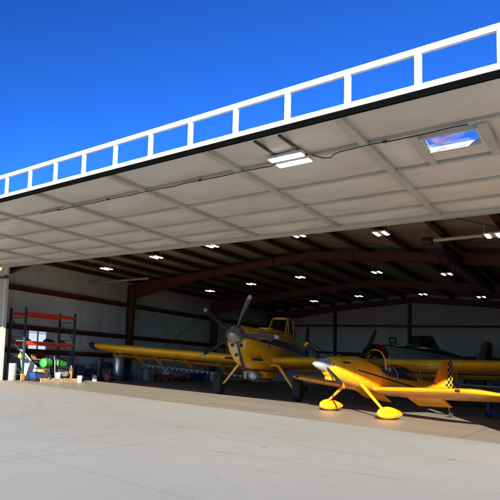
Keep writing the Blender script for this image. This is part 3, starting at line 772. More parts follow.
# ------------------------------------------------------------------ small sport plane
def sport_plane():
    fv = (-.47,-.883); rz = math.atan2(-fv[0], fv[1])
    o = thing('sport_plane', 'small yellow low-wing sport plane with silver spinner, wheel fairings and checkered rudder', 'aeroplane', (-5.0,16.9,0), rz)
    Yw, Yb = M['rv_yellow'], M['rv_body']
    st = [(1.10,.20,1.10,1.50,.18),(1.03,.29,1.03,1.56,.25),(.85,.345,.96,1.60,.31),(.5,.38,.87,1.62,.36),(.1,.40,.78,1.62,.38),(-.35,.40,.70,1.52,.38),(-.62,.40,.68,1.30,.38),(-.9,.39,.66,1.20,.37),(-1.5,.37,.64,1.14,.34),
          (-2.1,.29,.64,1.12,.25),(-2.8,.17,.66,.97,.14),(-3.4,.05,.70,.84,.04)]
    b = MB(); b.loft([sect(*s_, e=2.5) for s_ in smooth_sections(st, 4)], True); fus = b.build('fuselage', Yb, o)
    for s in (-1, 1):
        b = MB(); b.lathe([(.001,1.075),(.07,1.078),(.085,1.02)], (s*.19,0,1.36), 'y', 14)
        for i in range(len(b.v)): b.v[i] = (b.v[i][0], b.v[i][1]-.0, 1.36+(b.v[i][2]-1.36)*.7)
        b.build('air_intake', M['black'], fus)
        b = MB(); b.cbox((s*.345,.72,1.44),(.04,.22,.05)); b.build('louvre', M['black'], fus)
    b = MB(); b.cbox((0,.9,.985),(.24,.3,.12)); b.build('chin_scoop', Yw, fus, bevel=.04)
    b = MB(); b.lathe([(.185,1.09),(.185,1.14),(.175,1.2),(.145,1.32),(.09,1.44),(.035,1.52),(.003,1.545)], (0,0,1.36), 'y', 28); b.build('spinner', M['spinner_white'], o)
    for a in (-51, 129):
        bl = blade((0,1.16,1.36), a, .1, .93, .22, 20, mi_tip=1); bl.build('propeller_blade', [M['prop_black'], M['orange_tip']], o)
    # windscreen with its bow, open cockpit, slid-back bubble
    def arch(y, hw, z0, zt, n=12): return [(hw*math.cos(math.pi*i/n)*1.0, y, z0+(zt-z0)*(math.sin(math.pi*i/n)**.75)) for i in range(n+1)]
    b = MB(); b.tube(arch(-.62,.35,1.30,1.86), .021, 8); bow = b.build('windscreen_bow', Yw, o)
    b = MB(); a0 = arch(-.05,.33,1.50,1.60); a1 = arch(-.3,.345,1.42,1.78); a2 = arch(-.6,.35,1.30,1.85)
    for p, q in ((a0,a1),(a1,a2)):
        b._add(p+q, [(i, i+1, len(p)+i+1, len(p)+i) for i in range(len(p)-1)], 0, True)
    b.build('windscreen', M['canopy_glass'], bow)
    rr = []
    for i in range(9):
        f = i/8; y = -1.05-.8*f; zt = 1.22+.27*math.sin(math.pi*(.22+f*.72))**.7 - .04*f
        rr.append(arch(y, .35-.05*f, 1.08-.05*f, zt))
    b = MB()
    for i in range(8): b._add(rr[i]+rr[i+1], [(j, j+1, 13+j+1, 13+j) for j in range(12)], 0, True)
    b.build('bubble_canopy', M['bubble_glass'], o)
    for q_ in (rr[0], rr[-1]):
        b = MB(); b.tube(q_, .013, 8); b.build('canopy_frame', M['grey_metal'], o)
    b = MB(); b.prism([(-.64,1.30),(-1.04,1.19),(-1.75,1.135),(-1.75,1.0),(-.64,1.0)], 'x', -.31, .31); b.build('cockpit_well', M['seat_dark'], o)
    for yy in (-1.0, -1.55):
        b = MB(); b.cbox((0,yy,1.22),(.34,.08,.3)); b.build('seat', M['navy'] if yy < -1.2 else M['plastic_grey'], o, bevel=.03)
    # wings
    for s in (-1, 1):
        secs = []
        for x, dle, c, tk in ((.3,0,1.47,.135),(1.2,0,1.47,.135),(2.2,0,1.47,.135),(2.75,-.0,1.47,.13),(2.95,-.06,1.40,.12),(3.12,-.20,1.25,.10),(3.28,-.44,1.0,.09),(3.42,-.74,.68,.07),(3.50,-.98,.42,.05)):
            secs.append((s*x, -.22+dle, .74+.062*x+dle*.14, c, tk, 9.0))
        wg = wing(secs).build('wing', Yw, o)
        q = [foil_ring(s*x, -.22-1.06, .74+.062*x-.17, .50, .10, 30) for x in (.42, 1.4)]
        b = MB(); b.loft(q, True); b.build('flap', Yw, wg)
        b = MB(); b.cbox((s*2.66,-.222,.74+.062*2.66+.005),(.12,.03,.06)); b.build('landing_light', M['black'], wg, bevel=.012)
        # gear leg and wheel fairing
        b = MB(); rings = []
        for f in (0,.25,.5,.75,1.0):
            x = .26+(.97-.26)*f; z = .86+(.25-.86)*f; c = .15*(1-.35*f)
            rings.append([(s*(x+.022*math.sin(q_)*.9), .12+.03*f+c*.5*math.cos(q_), z+.022*math.sin(q_)*.8) for q_ in [j*2*math.pi/12 for j in range(12)]])
        b.loft(rings, True); b.build('gear_leg', Yw, o)
        pst = [(.56,.012,.185,.215),(.52,.05,.13,.29),(.40,.095,.07,.37),(.2,.125,.04,.42),(.0,.13,.045,.41),(-.2,.105,.075,.36),(-.38,.06,.12,.30),(-.50,.012,.17,.23)]
        b = MB(); b.loft([[((p[0])*.88+s*1.0, p[1]*.80-.07, p[2]*.84-.012) for p in sect(*q_, n=18, e=2.2)] for q_ in smooth_sections(pst, 3)], True); wpnt = b.build('wheel_fairing', Yw, o)
        b = MB(); b.lathe([(.10,-.05),(.135,-.045),(.15,0),(.135,.045),(.10,.05)], (s*1.0,-.05,.15), 'x', 20); b.build('tyre', M['rubber'], wpnt)
        # tailplane
        secs = [(s*x, -2.75-.12*f, .84, .66-.14*f, .09*(1-.4*f**3), 7) for x, f in ((.05,0),(.6,.5),(1.05,.9),(1.15,1))]
        wing(secs, camber=0).build('stabiliser', Yw, o)
    def vfoil(z, yle, c, tk): return [(s_*tk*thk(u)*c, yle-c*u, z) for u, s_ in FOIL]
    b = MB(); b.loft([vfoil(z, y, c, .09) for z, y, c in ((.82,-2.62,.62),(1.0,-2.78,.5),(1.35,-2.96,.38),(1.62,-3.10,.28),(1.70,-3.16,.18))], True); b.build('fin', Yw, o)
    b = MB(); b.loft([vfoil(z, y, c, .08) for z, y, c in ((.74,-3.26,.27),(1.0,-3.28,.27),(1.35,-3.33,.22),(1.62,-3.37,.17),(1.70,-3.35,.12))], True); b.build('rudder', M['checker'], o)
    b = MB(); b.tube([(0,-3.1,.70),(0,-3.35,.35),(0,-3.44,.1)], .016, 8); b.build('tail_spring', M['black'], o)
    wheel_parts(o, 0, -3.45, .075, .05, M['black'], 'tail_wheel')
    return o
sport_plane()

# ------------------------------------------------------------------ pallet rack on the left wall
rk = thing('pallet_rack', 'tall pallet rack with dark green uprights and bright red beams against the left wall', 'pallet rack', (-17.3,16.3,0))
o_ = (-17.3,16.3,0)
RXF, RXB, RY0, RY1 = -16.78, -17.74, 14.66, 17.60
for y in (RY0, RY1):
    for x in (RXF, RXB):
        b = MB(); b.box((x-.045,y-.04,0),(x+.045,y+.04,3.02)); b.box((x-.07,y-.08,0),(x+.07,y+.08,.012)); b.build('upright', M['rack_green'], rk, o_)
    b = MB()
    for z0, z1 in ((.25,1.0),(1.0,1.8),(1.8,2.6)):
        b.bar((RXF,y,z0),(RXB,y,z1),.03,.03)
    for z in (.25,1.0,1.8,2.6): b.bar((RXF,y,z),(RXB,y,z),.03,.03)
    b.build('side_brace', M['rack_green'], rk, o_)
for z in (1.56, 2.80):
    for x in (RXF, RXB):
        b = MB(); b.box((x-.025,RY0+.04,z-.075),(x+.025,RY1-.04,z+.06)); b.build('beam', M['rack_red'], rk, o_)
b = MB(); b.box((RXF-.05,RY0-.06,.02),(RXF+.06,RY0-.041,.3)); b.box((RXF+.046,RY0-.06,.02),(RXF+.062,RY0+.05,.3)); b.build('post_guard', M['orange'], rk, o_)

# ------------------------------------------------------------------ things round the rack
def drum(name, label, cat, loc, r, h, m, lid=None):
    o = thing(name, label, cat, loc)
    b = MB(); b.lathe([(r*.93,0),(r,.03),(r,h*.32),(r*1.025,h*.34),(r,h*.36),(r,h*.65),(r*1.025,h*.67),(r,h*.69),(r,h-.03),(r*.95,h)], (0,0,0), 'z', 28); b.build('body', m, o)
    b = MB(); b.lathe([(r*.97,h+.001),(r*.97,h+.025),(r*.001,h+.027)], (0,0,0), 'z', 28); b.build('lid', lid or m, o)
    return o
def bucket(label, loc, r, h, m, name='bucket', group=None):
    o = thing(name, label, 'bucket', loc, 0, group)
    b = MB(); b.lathe([(r*.82,0),(r*.84,.01),(r*.98,h*.82),(r*1.06,h*.83),(r*1.06,h*.88),(r,h),(r*.93,h),(r*.78,.03),(.001,.03)], (0,0,0), 'z', 24, caps=False); b.build('pail', m, o)
    b = MB(); b.tube([(r*1.04*math.cos(a), .02, h*.86-.6*r*math.sin(a)) for a in [math.pi*i/10 for i in range(11)]], .006, 6)
    b.xf(Matrix.Translation((0,r*.9,0))); b.build('handle', M['galv'], o)
    return o
drum('drum', 'grey drum with ribbed sides standing by the white door jamb', 'drum', (-17.28,14.5,0), .21, .66, M['plastic_grey'], M['off_white'])
bucket('small white bucket beside the right end of the red rack', (-16.32,17.62,0), .11, .27, M['plastic_white'])

def pallet(loc, rz, label):
    o = thing('pallet', label, 'pallet', loc, rz, 'wooden pallets under the rack')
    for i in range(7):
        b = MB(); x = -.55+i*.183; b.box((x-.06,-.5,.118),(x+.06,.5,.14)); b.build('deck_board', M['wood'], o)
    for y in (-.46,0,.46):
        b = MB(); b.box((-.6,y-.04,.0),(.6,y+.04,.117)); b.build('runner', M['wood'], o)
    return o
pallet((-16.85,15.95,0), R(90), 'bare wood pallet under the rack, below the bright green tank')
pallet((-16.85,17.1,0), R(92), 'bare wood pallet under the rack, below the dark green tank')

def sprayer(loc, rz, label, m, r=.22, L=.55):
    o = thing('tank_sprayer', label, 'sprayer', loc, rz, 'green tank machines on pallets')
    b = MB(); b.lathe([(.03,-L/2-.02),(r*.7,-L/2),(r*.97,-L/2+.05),(r,0),(r*.97,L/2-.05),(r*.7,L/2),(.03,L/2+.02)], (0,0,.62), 'x', 24); b.build('tank', m, o)
    b = MB(); b.lathe([(.07,0),(.07,.05),(.001,.055)], (0,0,.62+r-.01), 'z', 16); b.build('filler_cap', M['black'], o)
    b = MB()
    for y in (-.2,.2): b.tube([(-.38,y,.10),(.38,y,.10),(.38,y,.42),(-.38,y,.42),(-.38,y,.10)], .02, 8)
    for x in (-.38,.38): b.tube([(x,-.2,.42),(x,.2,.42)], .02, 8)
    b.tube([(.38,-.2,.42),(.55,-.2,.86),(.55,.2,.86),(.38,.2,.42)], .018, 8); b.build('frame', M['black'], o)
    b = MB(); b.cbox((.0,0,.27),(.30,.24,.22)); b.lathe([(.09,-.18),(.11,-.1),(.11,.14),(.06,.18)], (-.22,0,.26), 'x', 16); b.build('engine', M['grey_metal'], o, bevel=.015)
    for s in (-1, 1):
        b = MB(); b.lathe([(.05,-.03),(.11,-.035),(.13,0),(.11,.035),(.05,.03)], (-.2,s*.27,.13), 'y', 20); b.build('wheel', M['rubber'], o)
    b = MB(); b.tube([(.1+.1*math.cos(i*.55),.25+.01*math.sin(i),.33+.1*math.sin(i*.55)) for i in range(30)], .013, 6); b.build('hose', M['rubber'], o)
    return o
sprayer((-16.80,15.98,.14), R(100), 'tank machine with bright lime green barrel on the left pallet', M['green'], .20, .52)
sprayer((-16.95,17.0,.14), R(80), 'tank machine with darker green barrel on the right pallet', M['green_dark'], .19, .52)
# orange gas cylinder, white board, blue tote, lamp, toolbox
o = thing('gas_cylinder', 'slim orange gas cylinder standing beside the dark green tank', 'gas cylinder', (-16.5,17.22,.14))
b = MB(); b.lathe([(.065,0),(.07,.02),(.07,.38),(.05,.44),(.02,.47)], (0,0,0), 'z', 18); b.build('cylinder', M['orange'], o)
b = MB(); b.lathe([(.02,.47),(.02,.52),(.035,.52),(.035,.55),(.001,.552)], (0,0,0), 'z', 10); b.build('valve', M['galv'], o)
b = MB(); b._add([(0,0,.02),(0,1.3,.02),(0,1.0,.45),(0,0.15,1.25),(0,0,1.3)], [(0,1,2,3,4)])
b._add([(.03,0,.02),(.03,1.3,.02),(.03,1.0,.45),(.03,.15,1.25),(.03,0,1.3)], [(4,3,2,1,0)])
for i in range(5): b._add([b.v[i], b.v[(i+1)%5], b.v[5+(i+1)%5], b.v[5+i]], [(0,1,2,3)])
b.xf(Matrix.Translation((-16.98,14.85,.03)) @ Matrix.Rotation(R(-13),4,'Y'))
tag(b.build('panel_sheet', M['fabric_white']), 'white cut panel sheet leaning inside the left end of the rack', 'panel')
o = thing('storage_tote', 'blue plastic tote on the floor in front of the white panel', 'tote', (-16.62,15.28,.0), R(92))
b = MB(); b.prism([(-.2,.14),(.2,.14),(.24,.36),(-.24,.36)], 'y', -.16, .16); b.build('tub', M['blue'], o, bevel=.01)
b = MB(); b.box((-.25,-.18,.361),(.25,.18,.39)); b.build('lid', M['navy'], o)
b = MB(); b.box((-.21,-.15,0),(.21,.15,.139)); 
tag(solo(b.build('crate', M['black'], bevel=.01), (-16.62,15.28,0), R(92)), 'black crate under the blue tote', 'crate')
o = thing('work_lamp', 'yellow work lamp hooked on the left side frame of the rack', 'lamp', (-16.95,14.64,1.0))
b = MB(); b.lathe([(.05,-.02),(.09,0),(.10,.06),(.04,.1)], (0,-.06,.0), 'y', 16); b.build('lamp_head', M['yellow_safety'], o)
b = MB(); b.tube([(0,.0,0),(0,.02,.1),(.02,.06,.12),(.03,.07,.02)], .01, 6); b.build('hook', M['black'], o)
o = thing('jerry_can', 'yellow jerry can standing between the white panel and green tank', 'jerry can', (-16.62,15.58,.14), R(80))
b = MB(); b.prism([(-.14,0),(.14,0),(.14,.28),(.05,.36),(-.14,.36)], 'y', -.08, .08); b.build('body', M['yellow_safety'], o, bevel=.02)
b = MB(); b.tube([(-.1,0,.36),(-.1,0,.41),(.03,0,.41),(.03,0,.36)], .013, 8); b.lathe([(.03,.33),(.03,.39),(.001,.392)], (.09,0,0), 'z', 12); b.build('handle', M['black'], o)
bucket('small white pail between the two green machines', (-16.5,16.45,.14), .12, .24, M['plastic_white'])
for i, (y, hh, mm) in enumerate(((15.2,.10,'black'),(16.4,.16,'black'),(16.62,.12,'navy'),(17.3,.13,'red'))):
    b = MB(); b.box((-.16,-.09,0),(.16,.09,hh*.62)); b.prism([(-.1,hh*.62),(.1,hh*.62),(.07,hh),(-.07,hh)], 'y', -.05, .05)
    lab = ('flat black case on the lower red beam, nearest the door', 'black parts case on the lower red beam near its middle', 'navy parts case on the lower red beam beside the black one', 'red parts case on the lower red beam at its right end')[i]
    tag(solo(b.build('parts_case', M[mm], bevel=.008), (-17.25,y,1.655), R(90)), lab, 'case', 'parts cases on the rack shelf')
b = MB(); b.box((-17.76,RY0+.05,1.621),(-16.76,RY1-.05,1.652)); b.build('shelf_deck', M['galv'], rk, o_)

# ------------------------------------------------------------------ shop clutter along the left wall, right of the rack
o = thing('hand_truck', 'dark blue hand truck leaning at the right end of the rack', 'hand truck', (-17.15,18.2,0), R(70))
b = MB()
for x in (-.2,.2): b.tube([(x,0,.1),(x,.28,1.15),(x*.6,.36,1.3)], .02, 8)
for z in (.35,.65,.95): b.tube([(-.2,.07+.2*(z-.35),z),(.2,.07+.2*(z-.35),z)], .015, 6)
b.tube([(-.12,.36,1.3),(.12,.36,1.3)], .02, 8); b.build('frame', M['navy'], o)
b = MB(); b.box((-.22,-.25,.03),(.22,.02,.045)); b.build('toe_plate', M['navy'], o)
for s in (-1,1):
    b = MB(); b.lathe([(.05,-.03),(.11,-.03),(.125,0),(.11,.03),(.05,.03)], (s*.26,.08,.125), 'x', 18); b.build('wheel', M['rubber'], o)
o = thing('welding_cart', 'black welding cart with raised handle and hose coil by the left wall', 'cart', (-17.4,19.6,0), R(-80))
b = MB(); b.box((-.25,-.4,.16),(.25,.4,.2)); b.box((-.25,-.4,.5),(.25,.4,.53))
for x in (-.24,.24):
    for y in (-.38,.38): b.box((x-.015,y-.015,.16),(x+.015,y+.015,.95 if y > 0 else .52))
b.tube([(-.24,.38,.95),(-.24,.5,1.02),(.24,.5,1.02),(.24,.38,.95)], .016, 8); b.build('frame', M['black'], o)
b = MB(); b.box((-.2,-.32,.21),(.2,.2,.48)); b.build('welder', M['navy'], o, bevel=.02)
b = MB(); b.tube([(.0+.14*math.cos(i*.6),-.1+.01*i,.66+.12*math.sin(i*.6)) for i in range(26)], .016, 6); b.build('hose', M['rubber'], o)
for s in (-1,1):
    b = MB(); b.lathe([(.04,-.03),(.11,-.03),(.12,0),(.11,.03),(.04,.03)], (s*.28,.3,.12), 'x', 18); b.build('wheel', M['rubber'], o)
o = thing('air_compressor', 'upright silver tank air compressor with dark motor in front of the left wall', 'compressor', (-17.2,21.3,0), R(-60))
b = MB(); b.lathe([(.06,.22),(.24,.27),(.28,.36),(.28,1.12),(.24,1.22),(.06,1.27)], (0,0,0), 'z', 24); b.build('tank', M['galv'], o)
b = MB()
for a in (0,120,240):
    b = MB(); b.bar((.2*math.cos(R(a)),.2*math.sin(R(a)),.30),(.26*math.cos(R(a)),.26*math.sin(R(a)),0),.05,.03); b.build('foot', M['black'], o)
b = MB(); b.cbox((0,-.36,.42),(.5,.22,.4)); b.lathe([(.1,-.25),(.13,-.2),(.13,.2),(.1,.25)], (0,-.36,.72), 'x', 16); b.build('motor', M['black'], o, bevel=.02)
o = thing('engine_stand', 'black engine stand with angled boom between cart and silver compressor', 'stand', (-17.3,20.4,0), R(-85))
b = MB(); b.bar((-.4,-.35,.1),(.4,-.35,.1),.07,.07); b.bar((-.4,.35,.1),(.4,.35,.1),.07,.07); b.bar((.3,-.35,.1),(.3,.35,.1),.07,.07); b.bar((.3,0,.1),(.2,0,1.0),.08,.08); b.bar((.2,0,1.0),(-.5,-.1,1.35),.05,.05); b.build('frame', M['black'], o)
b = MB(); b.cbox((-.1,0,.75),(.4,.34,.34)); b.lathe([(.12,-.1),(.15,0),(.12,.1)], (-.34,0,.75), 'x', 14); b.build('engine', M['seat_dark'], o, bevel=.03)
b = MB()
for x in (-.4,.4):
    for y in (-.35,.35):
        b = MB(); b.lathe([(.02,-.02),(.05,-.02),(.05,.02),(.02,.02)], (x,y,.05), 'x', 12); b.build('caster', M['rubber'], o)
b = MB(); b.box((-.2,-.17,0),(.2,.17,.33)); b.box((-.2,-.17,.331),(-.002,.17,.336)); b.box((.002,-.17,.331),(.2,.17,.336)); b.box((-.03,-.172,.0),(.03,-.1705,.33))
tag(solo(b.build('cardboard_box', M['card']), (-17.35,22.75,0), R(20)), 'brown cardboard box on the floor left of the first red column', 'box')
drum('drum', 'dark grey drum beside the foot of the first red column', 'drum', (-17.5,24.1,0), .22, .62, M['plastic_grey'], M['black'])
# red push mower
o = thing('lawn_mower', 'red push mower with white engine cover behind the wing near the first red column', 'mower', (-17.0,25.2,0), R(-35))
b = MB(); b.prism([(-.55,.16),(.5,.16),(.56,.24),(.4,.36),(-.45,.38),(-.58,.26)], 'y', -.34, .34); b.build('deck', M['red'], o, bevel=.03)
b = MB(); b.cbox((0,0,.46),(.34,.34,.18)); b.lathe([(.15,.55),(.17,.6),(.15,.68),(.05,.70)], (0,0,0), 'z', 18); b.build('engine', M['off_white'], o, bevel=.03)
for x, r in ((-.42,.17),(.42,.12)):
    for s in (-1,1):
        b = MB(); b.lathe([(r*.4,-.035),(r*.9,-.04),(r,0),(r*.9,.04),(r*.4,.035)], (x,s*.4,r), 'y', 20); b.build('wheel', M['rubber'], o)
b = MB(); b.tube([(-.5,-.28,.3),(-1.1,-.26,.98),(-1.12,.26,.98),(-.5,.28,.3)], .016, 8); b.build('handlebar', M['black'], o)
o = thing('floor_jack', 'low red floor jack with wheels right of the mower', 'floor jack', (-16.9,26.8,0), R(-20))
b = MB()
for y in (-.15,.15): b.prism([(-.45,.08),(.35,.06),(.35,.16),(.1,.3),(-.45,.2)], 'y', y-.02, y+.02)
b.build('side_frame', M['red'], o)
b = MB(); b.bar((-.3,0,.16),(.28,0,.36),.12,.08); b.lathe([(.08,.38),(.09,.42),(.001,.425)], (.28,0,0), 'z', 14); b.build('lift_arm', M['red'], o)
b = MB(); b.tube([(-.4,0,.2),(-.95,0,.85)], .022, 8); b.build('handle', M['grey_metal'], o)
b = MB()
for x in (-.42,.33):
    for y in (-.2,.2):
        b = MB(); b.lathe([(.03,-.025),(.075,-.025),(.075,.025),(.03,.025)], (x,y,.075), 'y', 14); b.build('wheel', M['rubber'], o)
o = thing('storage_tote', 'dark blue tote on the floor beyond the mower by the left wall', 'tote', (-17.5,29.3,0), R(85))
b = MB(); b.prism([(-.38,0),(.38,0),(.44,.38),(-.44,.38)], 'y', -.25, .25); b.build('tub', M['blue'], o, bevel=.01)
b = MB(); b.box((-.46,-.28,.381),(.46,.28,.42)); b.build('lid', M['navy'], o)
bucket('pale bucket by the left wall between blue tote and yellow stairs', (-17.4,30.9,0), .19, .48, M['plastic_white'])
# yellow rolling work stairs
o = thing('rolling_stairs', 'yellow rolling work stairs with mesh rails by the second red column', 'work stairs', (-16.9,33.0,0), R(-75))
b = MB()
for y in (-.55,.55):
    b.tube([(-.9,y,.15),(.6,y,.15)], .03, 8)
    for x in (-.9,-.2,.6): b.tube([(x,y,.15),(x,y,2.9 if x > -.5 else 1.2)], .028, 8)
    b.tube([(-.9,y,1.2),(-.2,y,2.9),(.6,y,2.9)], .028, 8); b.tube([(-.2,y,2.4),(.6,y,2.4)], .02, 8); b.tube([(-.9,y,.2),(-.2,y,1.85)], .03, 8); b.tube([(-.2,y,.2),(.6,y,1.8)], .02, 8); b.tube([(.6,y,.2),(-.2,y,1.8)], .02, 8)
b.tube([(.6,-.55,2.9),(.6,.55,2.9)], .028, 8); b.tube([(.6,-.55,2.4),(.6,.55,2.4)], .02, 8)
for x in (-.2,.6): b.tube([(x,-.55,.15),(x,.55,.15)], .028, 8)
b.build('frame', M['yellow_safety'], o)
for k in range(6):
    z = .35+k*.28; x = -.85+k*.12
    b = MB(); b.box((x,-.53,z),(x+.2,.53,z+.03)); b.build('tread', M['yellow_safety'], o)
b = MB(); b.box((-.2,-.54,1.86),(.6,.54,1.9)); b.build('platform', M['yellow_safety'], o)
b = MB()
for x in (-.85,.55):
    for y in (-.55,.55):
        b = MB(); b.lathe([(.02,-.03),(.09,-.03),(.1,0),(.09,.03),(.02,.03)], (x,y,.1), 'y', 14); b.build('caster', M['rubber'], o)

# ------------------------------------------------------------------ right side, behind and under the wings
wb = thing('work_bench', 'long dark workbench with pale blue top deep in the hangar on the right', 'workbench', (-3.3,28.5,0), R(-12))
b = MB(); b.box((-1.6,-.4,.86),(1.6,.4,.91)); b.build('bench_top', M['grey_metal'], wb)
for x in (-1.5,1.5):
    for y in (-.34,.34):
        b = MB(); b.box((x-.04,y-.04,0),(x+.04,y+.04,.858)); b.build('leg', M['black'], wb)
b = MB(); b.box((-1.55,-.36,.25),(1.55,.36,.28)); b.build('lower_shelf', M['black'], wb)
for i, (x, sx, sz, mm, lab) in enumerate(((-1.25,.4,.32,'plastic_grey','grey parts bin on the workbench, at its left end'),(-.6,.5,.2,'black','low black toolbox on the workbench'),(.1,.36,.42,'navy','tall navy parts bin on the workbench'),(.9,.55,.26,'off_white','pale parts bin on the workbench, toward its right end'))):
    c = Matrix.Rotation(R(-12),4,'Z') @ Vector((x,0,0))
    o = thing('parts_bin', lab, 'bin', (-3.3+c.x,28.5+c.y,.912), R(-12), 'bins on the workbench')
    b = MB(); b.prism([(-sx/2*.9,0),(sx/2*.9,0),(sx/2,sz),(-sx/2,sz)], 'y', -.18, .18); b.build('tub', M[mm], o, bevel=.01)
    b = MB(); b.box((-sx/2-.01,-.2,sz+.001),(sx/2+.01,.2,sz+.03)); b.build('lid', M['black'], o)
o = thing('tow_cart', 'blue tubular tow cart on small wheels at the right under the wing', 'cart', (-2.35,22.0,0), R(10))
b = MB()
b.tube([(-.45,-.3,.16),(.9,-.3,.16)], .035, 8); b.tube([(-.45,.3,.16),(.9,.3,.16)], .035, 8)
for x in (-.4,.85): b.tube([(x,-.3,.16),(x,.3,.16)], .035, 8)
b.tube([(-.4,-.3,.16),(-.4,-.3,.62)], .035, 8); b.tube([(-.4,.3,.16),(-.4,.3,.62)], .035, 8); b.tube([(-.4,-.3,.62),(-.4,.3,.62)], .035, 8); b.tube([(-.4,-.3,.62),(.5,-.3,.16)], .025, 8); b.build('frame', M['blue'], o)
b = MB(); b.box((-.38,-.28,.20),(.85,.28,.22)); b.build('deck', M['blue'], o)
for x in (-.4,.85):
    for s in (-1,1):
        b = MB(); b.lathe([(.02,-.025),(.07,-.025),(.08,0),(.07,.025),(.02,.025)], (x,s*.3,.08), 'y', 14); b.build('caster', M['rubber'], o)
sh = thing('shelf_unit', 'tall dark steel shelf unit against the back of the hangar on the right', 'shelves', (-2.2,33.5,0), R(-5))
for x in (-1.2,1.2):
    for y in (-.25,.25):
        b = MB(); b.box((x-.03,y-.03,0),(x+.03,y+.03,1.9)); b.build('post', M['black'], sh)
for z in (.2,.75,1.3,1.85):
    b = MB(); b.box((-1.2,-.27,z),(1.2,.27,z+.03)); b.build('shelf', M['grey_metal'], sh)
for i, (x, z, sx, sz, mm, lab) in enumerate(((-.8,1.33,.5,.3,'card','cardboard carton on the dark shelf unit, upper left'),(-.1,1.33,.4,.36,'plastic_white','white carton on the dark shelf unit, upper middle'),(.7,1.33,.6,.25,'navy','navy carton on the dark shelf unit, upper right'),(-.5,.78,.6,.3,'plastic_grey','grey carton on the dark shelf unit, lower left'),(.6,.78,.5,.34,'card','cardboard carton on the dark shelf unit, lower right'))):
    c = Matrix.Rotation(R(-5),4,'Z') @ Vector((x,0,0))
    b = MB(); b.box((-sx/2,-.2,0),(sx/2,.2,sz)); b.box((-sx/2,-.2,sz+.001),(sx/2,-.003,sz+.006)); b.box((-sx/2,.003,sz+.001),(sx/2,.2,sz+.006))
    tag(solo(b.build('carton', M[mm]), (-2.2+c.x,33.5+c.y,z+.002), R(-5)), lab, 'carton', 'cartons on the shelf unit')

# ------------------------------------------------------------------ more shop clutter round the rack
o = thing('water_pump', 'small grey engine pump between the green tanks and the right rack post', 'pump', (-16.55,16.75,.141), R(75))
b = MB(); b.cbox((0,0,.18),(.34,.26,.2)); b.lathe([(.05,-.16),(.12,-.12),(.12,.05),(.05,.1)], (.18,0,.2), 'x', 16); b.build('engine', M['grey_metal'], o, bevel=.02)
b = MB(); b.cbox((-.02,.0,.34),(.26,.2,.1)); b.build('fuel_tank', M['black'], o, bevel=.03)
b = MB()
for y in (-.17,.17): b.tube([(-.26,y,.03),(.3,y,.03),(.3,y,.46),(-.26,y,.46),(-.26,y,.03)], .014, 8)
b.tube([(.3,-.17,.46),(.3,.17,.46)], .014, 8); b.build('frame', M['black'], o)
o = thing('hose_coil', 'coiled black hose lying on the left pallet in front of the green tank', 'hose', (-16.5,15.78,.145))
b = MB(); b.tube([((.17+.004*math.sin(i))*math.cos(i*.5),(.17+.004*math.sin(i))*math.sin(i*.5),.02+.0035*i) for i in range(46)], .019, 8); b.build('coil', M['rubber'], o)
b = MB(); b.lathe([(.026,-.05),(.03,0),(.022,.06)], (.17,0,.02), 'y', 12); b.build('nozzle', M['galv'], o)
o = thing('pressure_gun', 'grey spray lance standing against the bright green tank', 'tool', (-16.42,16.2,.145))
b = MB(); b.tube([(0,0,0),(-.12,.05,.55),(-.2,.08,.9)], .013, 8); b.build('lance', M['galv'], o)
b = MB(); b.bar((-.2,.08,.9),(-.23,.2,.84),.03,.05); b.build('grip', M['black'], o)
for i, (x, y, h, lean, mm, lab) in enumerate(((-17.6,18.55,1.5,.15,'wood','wooden broom handle leaning on the left wall beside the blue hand truck'),(-17.7,18.95,1.35,.2,'black','black shovel leaning on the left wall left of the welding cart'))):
    o = thing('broom' if i == 0 else 'shovel', lab, 'tool', (x,y,0))
    b = MB(); b.tube([(0,0,.2),(-lean*1.6,0,h)], .016, 8); b.build('handle', M[mm], o)
    b = MB()
    if i == 0: b.box((-.06,-.18,0),(.06,.18,.16))
    else: b.prism([(-.11,.02),(0,-.0),(.11,.02),(.12,.26),(-.12,.26)], 'x', -.012, .012)
    b.build('head', M['seat_dark'] if i == 0 else M['grey_metal'], o, bevel=.005)
o = thing('tool_chest', 'low dark tool chest on casters between the rack and welding cart', 'tool chest', (-17.55,18.75,0), R(88))
b = MB(); b.box((-.3,-.2,.11),(.3,.2,.72)); b.build('cabinet', M['seat_dark'], o, bevel=.012)
for k in range(4):
    b = MB(); z = .14+k*.145; b.box((-.28,-.215,z),(.28,-.201,z+.13)); d_ = b.build('drawer', M['navy'], o)
    b = MB(); b.box((-.2,-.232,z+.09),(.2,-.216,z+.105)); b.build('handle', M['galv'], d_)
for x in (-.24,.24):
    for y in (-.14,.14):
        b = MB(); b.lathe([(.01,-.02),(.05,-.02),(.055,0),(.05,.02),(.01,.02)], (x,y,.055), 'x', 12); b.build('caster', M['rubber'], o)
o = thing('tyre', 'spare black aircraft tyre leaning by the foot of the first red column', 'tyre', (-17.35,22.2,.30), R(25))
b = MB(); b.lathe([(.17,-.07),(.22,-.1),(.28,-.085),(.30,0),(.28,.085),(.22,.1),(.17,.07)], (0,0,0), 'x', 28); b.build('tread', M['rubber'], o)
b = MB(); b.lathe([(.05,-.05),(.165,-.06),(.168,0),(.165,.06),(.05,.05)], (0,0,0), 'x', 20); b.build('rim', M['grey_metal'], o)
